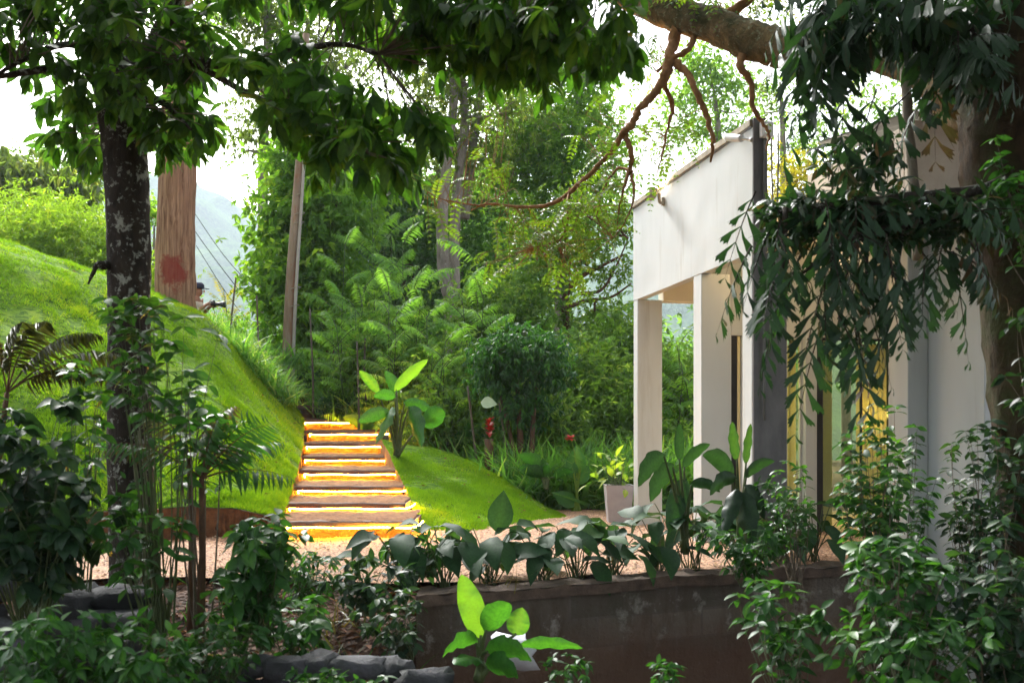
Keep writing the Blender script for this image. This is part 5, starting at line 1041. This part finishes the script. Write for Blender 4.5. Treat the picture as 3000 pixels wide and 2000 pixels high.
# small clustered leaves growing along the same branch
n = 330; q = A([P(R(2250, 2900), R(575, 700), R(5.3, 5.7)) for _ in range(n)]); whorls(lm, LAN, q, nrm(rng.normal(0, 1, (n, 3))+A([-.2, -.3, .2])), 4, .9, .35, .13, R(.1, .8, n))
n = 70; q = A([P(R(2380, 2650), R(400, 560), R(5.5, 5.9)) for _ in range(n)]); whorls(lm, LAN, q, nrm(rng.normal(0, 1, (n, 3))), 3, .9, .35, .12, R(.3, 1, n))
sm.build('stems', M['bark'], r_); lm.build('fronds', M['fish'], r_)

# ------------------------------------------------------------------ row of broad-leaved plants on the retaining wall
wx = [-.75, -.42, -.12, .18, .50, .80, 1.12, 1.45, 1.78, 2.12, 2.45]
names = ['first broad-leaved plant at the left end of the row on the retaining wall', 'second broad-leaved plant from the left on the retaining wall', 'third broad-leaved plant from the left, with one tall upright young leaf', 'fourth broad-leaved plant from the left on the retaining wall', 'fifth broad-leaved plant from the left, mid way along the retaining wall', 'sixth broad-leaved plant from the left on the retaining wall', 'seventh broad-leaved plant from the left, below the pale planter', 'eighth broad-leaved plant from the left, below the far white column', 'ninth broad-leaved plant from the left, under the second column', 'tenth broad-leaved plant from the left, near the bare cement column', 'last broad-leaved plant at the right end of the row']
for i, (x_, lb) in enumerate(zip(wx, names)):
    b0 = A([x_+R(-.05, .05), float(wall_y(x_))+.36+R(-.04, .08), .02]); root = empty('broad_leaved_plant', b0, lb, 'plant', 'broad-leaved plants in a row on the retaining wall'); sm = MB(); lm = MB(); n = 17
    az = np.arange(n)*2.4+R(0, 6); h = R(.14, .42, n)*(1.05 if i < 7 else 1.25); rr_ = R(.06, .28, n); a0 = b0+rng.normal(0, .03, (n, 3))*A([1, 1, 0]); a1 = a0+np.stack([np.cos(az)*rr_, np.sin(az)*rr_*.8, h], -1)
    md = (a0+a1)/2+A([0, 0, .05]); sticks(sm, a0, md, .006, .005); sticks(sm, md, a1, .005, .004)
    d = np.stack([np.cos(az), np.sin(az)-.25, R(-.75, .45, n)], -1); leaves(lm, BRO, a1, d, A([0, -.2, 1.])+rng.normal(0, .25, (n, 3)), R(.22, .36, n), np.clip(rng.normal(.4, .25, n), 0, 1), R(.75, 1.0, n))
    if i == 2: leaves(lm, BRO, (a0[:1]+A([.02, 0, .36])), A([[.12, -.1, 1.]]), A([0, -1, .2]), A([.34]), .7)
    sm.build('stems', M['stem'], root); lm.build('foliage', M['lily'], root)

# tall broad plants in front of the columns
def Q(px, py, D): return P(px, py, D)
banana('arching_plant', 'tall plant with big drooping dark leaves in front of the far white column', P(2010, 1620, 7.6), [(P(1975, 1360, 7.5), P(1905, 1470, 7.3), .2, .10), (P(1950, 1330, 7.4), P(1870, 1425, 7.2), .19, .12), (P(2000, 1370, 7.6), P(2080, 1300, 7.5), .15, .1), (P(2010, 1400, 7.6), P(1960, 1560, 7.4), .16, .05), (P(1990, 1350, 7.5), P(1990, 1240, 7.4), .12, .02), (P(2020, 1420, 7.5), P(2110, 1440, 7.3), .15, .12)], 'lily', tints=[.5, .4, .4, .3, .5, .2])
banana('arching_plant', 'tall striped-leaved plant with upright blades before the bare cement column', P(2170, 1640, 7.3), [(P(2160, 1350, 7.2), P(2145, 1235, 7.1), .13, .02), (P(2185, 1360, 7.2), P(2200, 1240, 7.2), .1, .01), (P(2150, 1400, 7.2), P(2060, 1330, 7.0), .17, .14), (P(2160, 1400, 7.1), P(2080, 1450, 6.9), .17, .14), (P(2180, 1400, 7.2), P(2270, 1350, 7.1), .15, .14), (P(2180, 1420, 7.2), P(2240, 1520, 7.0), .16, .1), (P(2160, 1430, 7.1), P(2120, 1560, 6.9), .16, .06), (P(2170, 1440, 7.1), P(2200, 1600, 6.9), .2, .05)], 'shrubd', tints=[.9, 1., .35, .3, .3, .1, .2, .2])
# ------------------------------------------------------------------ bright young plant by the wall foot
D = 5.5; b0 = P(1405, 1990, D)
banana('young_plantain', 'young plant with three big bright lime leaves in front of the retaining wall', b0, [(P(1412, 1870, D), P(1352, 1682, D), .19, .02), (P(1420, 1850, D-.1), P(1492, 1765, D-.2), .30, .05), (P(1512, 1860, D), P(1530, 1778, D+.05), .40, .01), (P(1400, 1880, D), P(1296, 1925, D-.3), .17, .10), (P(1420, 1905, D-.1), P(1558, 1935, D-.4), .16, .09), (P(1520, 1890, D), P(1706, 1898, D), .10, .05), (P(1410, 1930, D-.1), P(1330, 1945, D-.4), .16, .08), (P(1420, 1950, D-.1), P(1518, 1980, D-.4), .2, .08), (P(1400, 1820, D+.1), P(1345, 1780, D+.2), .12, .03)], tints=[.99, .35, .85, .3, .25, .45, .15, .1, .3])
g = MB(); rock(g, P(1500, 1905, 5.75), (.13, .11, .09), .5); tag(g.build('white_stone', mplain('whitish_stone', (.46, .46, .52), (.62, .62, .68), 8, .7, .2), None), 'rounded white stone half hidden behind the bright young plant', 'stone')

# ------------------------------------------------------------------ foreground shrubs, left to right
def Bf(px, py, D): return P(px, py, D)
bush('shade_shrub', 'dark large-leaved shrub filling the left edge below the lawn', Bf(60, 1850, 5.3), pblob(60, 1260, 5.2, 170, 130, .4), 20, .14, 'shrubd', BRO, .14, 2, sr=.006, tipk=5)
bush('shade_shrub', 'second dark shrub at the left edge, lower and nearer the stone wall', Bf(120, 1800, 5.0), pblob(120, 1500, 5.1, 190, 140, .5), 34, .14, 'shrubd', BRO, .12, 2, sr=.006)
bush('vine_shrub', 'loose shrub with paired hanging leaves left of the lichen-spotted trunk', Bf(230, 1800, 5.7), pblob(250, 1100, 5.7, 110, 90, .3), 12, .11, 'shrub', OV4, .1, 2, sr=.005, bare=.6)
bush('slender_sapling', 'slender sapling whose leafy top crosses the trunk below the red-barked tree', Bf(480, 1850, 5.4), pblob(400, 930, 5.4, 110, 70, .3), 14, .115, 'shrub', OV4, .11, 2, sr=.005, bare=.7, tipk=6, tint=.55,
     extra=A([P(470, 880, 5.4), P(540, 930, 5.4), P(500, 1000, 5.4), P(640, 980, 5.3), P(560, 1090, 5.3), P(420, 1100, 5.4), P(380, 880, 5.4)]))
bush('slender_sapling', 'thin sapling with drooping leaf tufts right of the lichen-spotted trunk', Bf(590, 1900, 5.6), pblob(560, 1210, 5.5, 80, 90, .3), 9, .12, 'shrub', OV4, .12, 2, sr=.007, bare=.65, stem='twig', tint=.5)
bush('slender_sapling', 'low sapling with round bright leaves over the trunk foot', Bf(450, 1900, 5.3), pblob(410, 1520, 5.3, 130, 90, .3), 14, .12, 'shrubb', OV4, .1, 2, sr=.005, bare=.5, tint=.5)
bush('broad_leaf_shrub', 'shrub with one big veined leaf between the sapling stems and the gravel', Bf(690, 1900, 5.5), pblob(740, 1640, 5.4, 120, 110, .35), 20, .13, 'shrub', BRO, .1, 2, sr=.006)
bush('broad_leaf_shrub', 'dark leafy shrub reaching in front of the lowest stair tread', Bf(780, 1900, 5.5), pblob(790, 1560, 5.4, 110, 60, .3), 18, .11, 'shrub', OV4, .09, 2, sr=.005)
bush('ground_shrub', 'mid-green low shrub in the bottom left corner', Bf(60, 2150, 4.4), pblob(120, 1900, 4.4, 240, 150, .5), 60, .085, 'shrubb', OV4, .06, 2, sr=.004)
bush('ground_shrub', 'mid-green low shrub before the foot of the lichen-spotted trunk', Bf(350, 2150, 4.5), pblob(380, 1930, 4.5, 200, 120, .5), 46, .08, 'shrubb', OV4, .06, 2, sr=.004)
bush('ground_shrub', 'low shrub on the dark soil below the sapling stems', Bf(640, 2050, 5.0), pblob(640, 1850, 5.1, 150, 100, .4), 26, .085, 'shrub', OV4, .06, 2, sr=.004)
bush('ground_shrub', 'small leafy shrub at the bank top left of the bright young plant', Bf(1090, 1800, 6.4), pblob(1080, 1690, 6.4, 130, 70, .3), 30, .085, 'shrubd', OV4, .06, 2, sr=.004)
bush('ground_shrub', 'ferny green shrub between the gravel and the leaf litter', Bf(900, 1800, 6.6), pblob(930, 1660, 6.6, 120, 60, .3), 30, .09, 'shrub', LAN, .06, 2, sr=.004)
bush('ground_shrub', 'low plant with long narrow arching leaves at the gravel edge', Bf(1250, 1690, 6.9), pblob(1230, 1600, 6.9, 120, 50, .3), 26, .12, 'shrub', LAN, .08, 2, sr=.004)
bush('ground_shrub', 'dark low shrub in the leaf litter above the small grey stones', Bf(860, 2000, 5.6), pblob(850, 1810, 5.6, 110, 80, .3), 22, .085, 'shrub', OV4, .06, 2, sr=.004)
bush('ground_shrub', 'straggly low plant hiding the left end of the retaining wall', Bf(1190, 1930, 6.0), pblob(1150, 1790, 6.0, 120, 90, .3), 26, .08, 'shrubd', OV4, .06, 2, sr=.004)
bush('ground_shrub', 'two paddle-leaved shoots on the litter bank right of the dark low shrub', Bf(960, 1950, 5.7), pblob(950, 1830, 5.7, 60, 50, .1), 5, .16, 'shrub', BRO, .2, 1, sr=.006, tipk=2)
bush('ground_shrub', 'low leafy fringe growing over the small grey stones', Bf(1000, 2120, 4.8), pblob(980, 2000, 4.8, 260, 40, .2), 26, .07, 'shrub', OV4, .05, 2, sr=.003)
q = [np.array([x_, y_, float(ground(x_, y_))]) for x_, y_ in zip(R(-2.6, .3, 60), R(5.3, 6.9, 60))]
grass_mass('litter_grass', q, 900, .22, 'palmdry', BLD, tint=.5, lean=.8, ww=.7)
grass_mass('bank_grass', q[:24], 500, .30, 'shrub', BLD5, tint=.5, lean=.6, ww=1.0, sc=1.2)
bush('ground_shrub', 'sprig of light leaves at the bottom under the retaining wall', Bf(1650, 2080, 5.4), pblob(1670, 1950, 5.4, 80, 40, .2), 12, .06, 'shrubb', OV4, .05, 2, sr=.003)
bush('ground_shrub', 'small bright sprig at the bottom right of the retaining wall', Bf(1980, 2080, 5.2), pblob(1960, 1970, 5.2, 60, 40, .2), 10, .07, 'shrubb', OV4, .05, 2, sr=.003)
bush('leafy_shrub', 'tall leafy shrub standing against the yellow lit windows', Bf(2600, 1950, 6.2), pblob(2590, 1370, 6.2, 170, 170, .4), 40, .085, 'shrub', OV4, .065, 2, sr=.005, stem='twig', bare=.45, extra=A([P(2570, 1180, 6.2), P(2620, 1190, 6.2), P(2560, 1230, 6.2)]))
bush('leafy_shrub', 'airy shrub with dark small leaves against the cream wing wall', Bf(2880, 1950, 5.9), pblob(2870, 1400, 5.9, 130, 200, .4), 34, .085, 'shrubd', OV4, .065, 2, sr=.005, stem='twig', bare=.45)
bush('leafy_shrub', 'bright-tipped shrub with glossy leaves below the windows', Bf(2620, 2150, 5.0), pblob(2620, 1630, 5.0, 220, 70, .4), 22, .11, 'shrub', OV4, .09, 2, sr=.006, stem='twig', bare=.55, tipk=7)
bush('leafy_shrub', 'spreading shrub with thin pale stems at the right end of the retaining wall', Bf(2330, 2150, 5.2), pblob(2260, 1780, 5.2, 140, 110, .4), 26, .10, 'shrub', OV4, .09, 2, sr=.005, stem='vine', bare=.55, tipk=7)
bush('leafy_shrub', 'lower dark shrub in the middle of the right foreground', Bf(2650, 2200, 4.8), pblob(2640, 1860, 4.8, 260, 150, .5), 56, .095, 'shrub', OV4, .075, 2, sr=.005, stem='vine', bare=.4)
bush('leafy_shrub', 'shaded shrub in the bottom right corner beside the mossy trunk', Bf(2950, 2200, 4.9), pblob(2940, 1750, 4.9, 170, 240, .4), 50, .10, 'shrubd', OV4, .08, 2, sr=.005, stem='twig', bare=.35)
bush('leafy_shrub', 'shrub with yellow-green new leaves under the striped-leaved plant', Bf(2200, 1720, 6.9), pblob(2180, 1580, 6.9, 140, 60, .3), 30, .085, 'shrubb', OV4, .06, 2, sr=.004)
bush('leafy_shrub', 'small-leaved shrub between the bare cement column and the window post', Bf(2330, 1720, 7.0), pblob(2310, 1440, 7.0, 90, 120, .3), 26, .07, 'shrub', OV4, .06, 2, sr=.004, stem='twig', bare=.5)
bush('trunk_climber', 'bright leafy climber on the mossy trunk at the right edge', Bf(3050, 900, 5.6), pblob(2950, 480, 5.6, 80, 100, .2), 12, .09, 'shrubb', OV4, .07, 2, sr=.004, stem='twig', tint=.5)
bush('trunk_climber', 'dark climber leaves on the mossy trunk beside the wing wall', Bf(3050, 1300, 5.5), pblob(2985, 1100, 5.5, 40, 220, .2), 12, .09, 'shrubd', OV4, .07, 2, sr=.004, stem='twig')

# palm fronds near the left side
def palm(name, label, base, crown, fr, L=.9, ll=.3, np_=16, mat='shrubd', droop=.35, tpl=STRIP, tint=.3, ld=.35, cat='palm'):
    base = A(base, float); root = empty(name, base, label, cat); sm = MB(); lm = MB(); crown = A(crown, float)
    tube(sm, [base, (base+crown)/2+A([.01, 0, 0]), crown], [.024, .02, .014], 8, 6, .08); d = A(fr, float); n = len(d)
    pinnate(lm, sm, tpl, np.tile(crown, (n, 1)), d, L*R(.85, 1.1, n), np_, ll, droop, np.clip(rng.normal(tint, .15, n), 0, 1), ld=ld, rr=.006, start=.2)
    sm.build('stems', M['brownbark'], root); lm.build('fronds', M[mat], root); return root
palm('small_palm', 'small palm with thin dark leaflets fanned across the lawn bank', P(585, 1850, 5.6), P(590, 1400, 5.5), [(.7, -.1, .95), (.55, .2, .55), (.9, -.1, .35), (-.6, 0, .5), (.3, -.3, 1.2), (.4, 0, .8)], .62, .20, tpl=t_leaf(3, .045, .8, .35, .05), mat='shrub')
palm('small_palm', 'second stem of the fanned palm with a brownish drooping frond', P(560, 1850, 5.7), P(555, 1330, 5.7), [(.5, 0, .9), (-.5, .1, .9), (.6, -.2, .3), (-.7, -.1, .3)], .5, .18, 12, 'palmdry')
palm('arching_palm', 'brownish-green palm with drooping feathery fronds at the left edge', P(-60, 1700, 5.9), P(20, 1150, 5.9), [(.75, -.1, 1.1), (.35, 0, 1.3), (1.0, -.1, .75), (-.2, 0, 1.2), (.6, .3, .7), (.2, -.2, .9)], .95, .17, 26, 'palmdry', .5, t_kite(.05, .3), ld=.6, tint=.25)

# haze: the air of the valley
m = bpy.data.materials.new('valley_air'); m.use_nodes = True; t = m.node_tree; t.nodes.clear(); o = t.nodes.new('ShaderNodeOutputMaterial'); pv = t.nodes.new('ShaderNodeVolumePrincipled')
pv.inputs['Color'].default_value = (.76, .88, 1, 1); pv.inputs['Density'].default_value = .0005; pv.inputs['Anisotropy'].default_value = .2; t.links.new(pv.outputs[0], o.inputs['Volume'])
g = MB(); box(g, (-1050, -70, -60), (1050, 1050, 290)); tag(g.build('haze', m, smooth=False), kind='stuff')
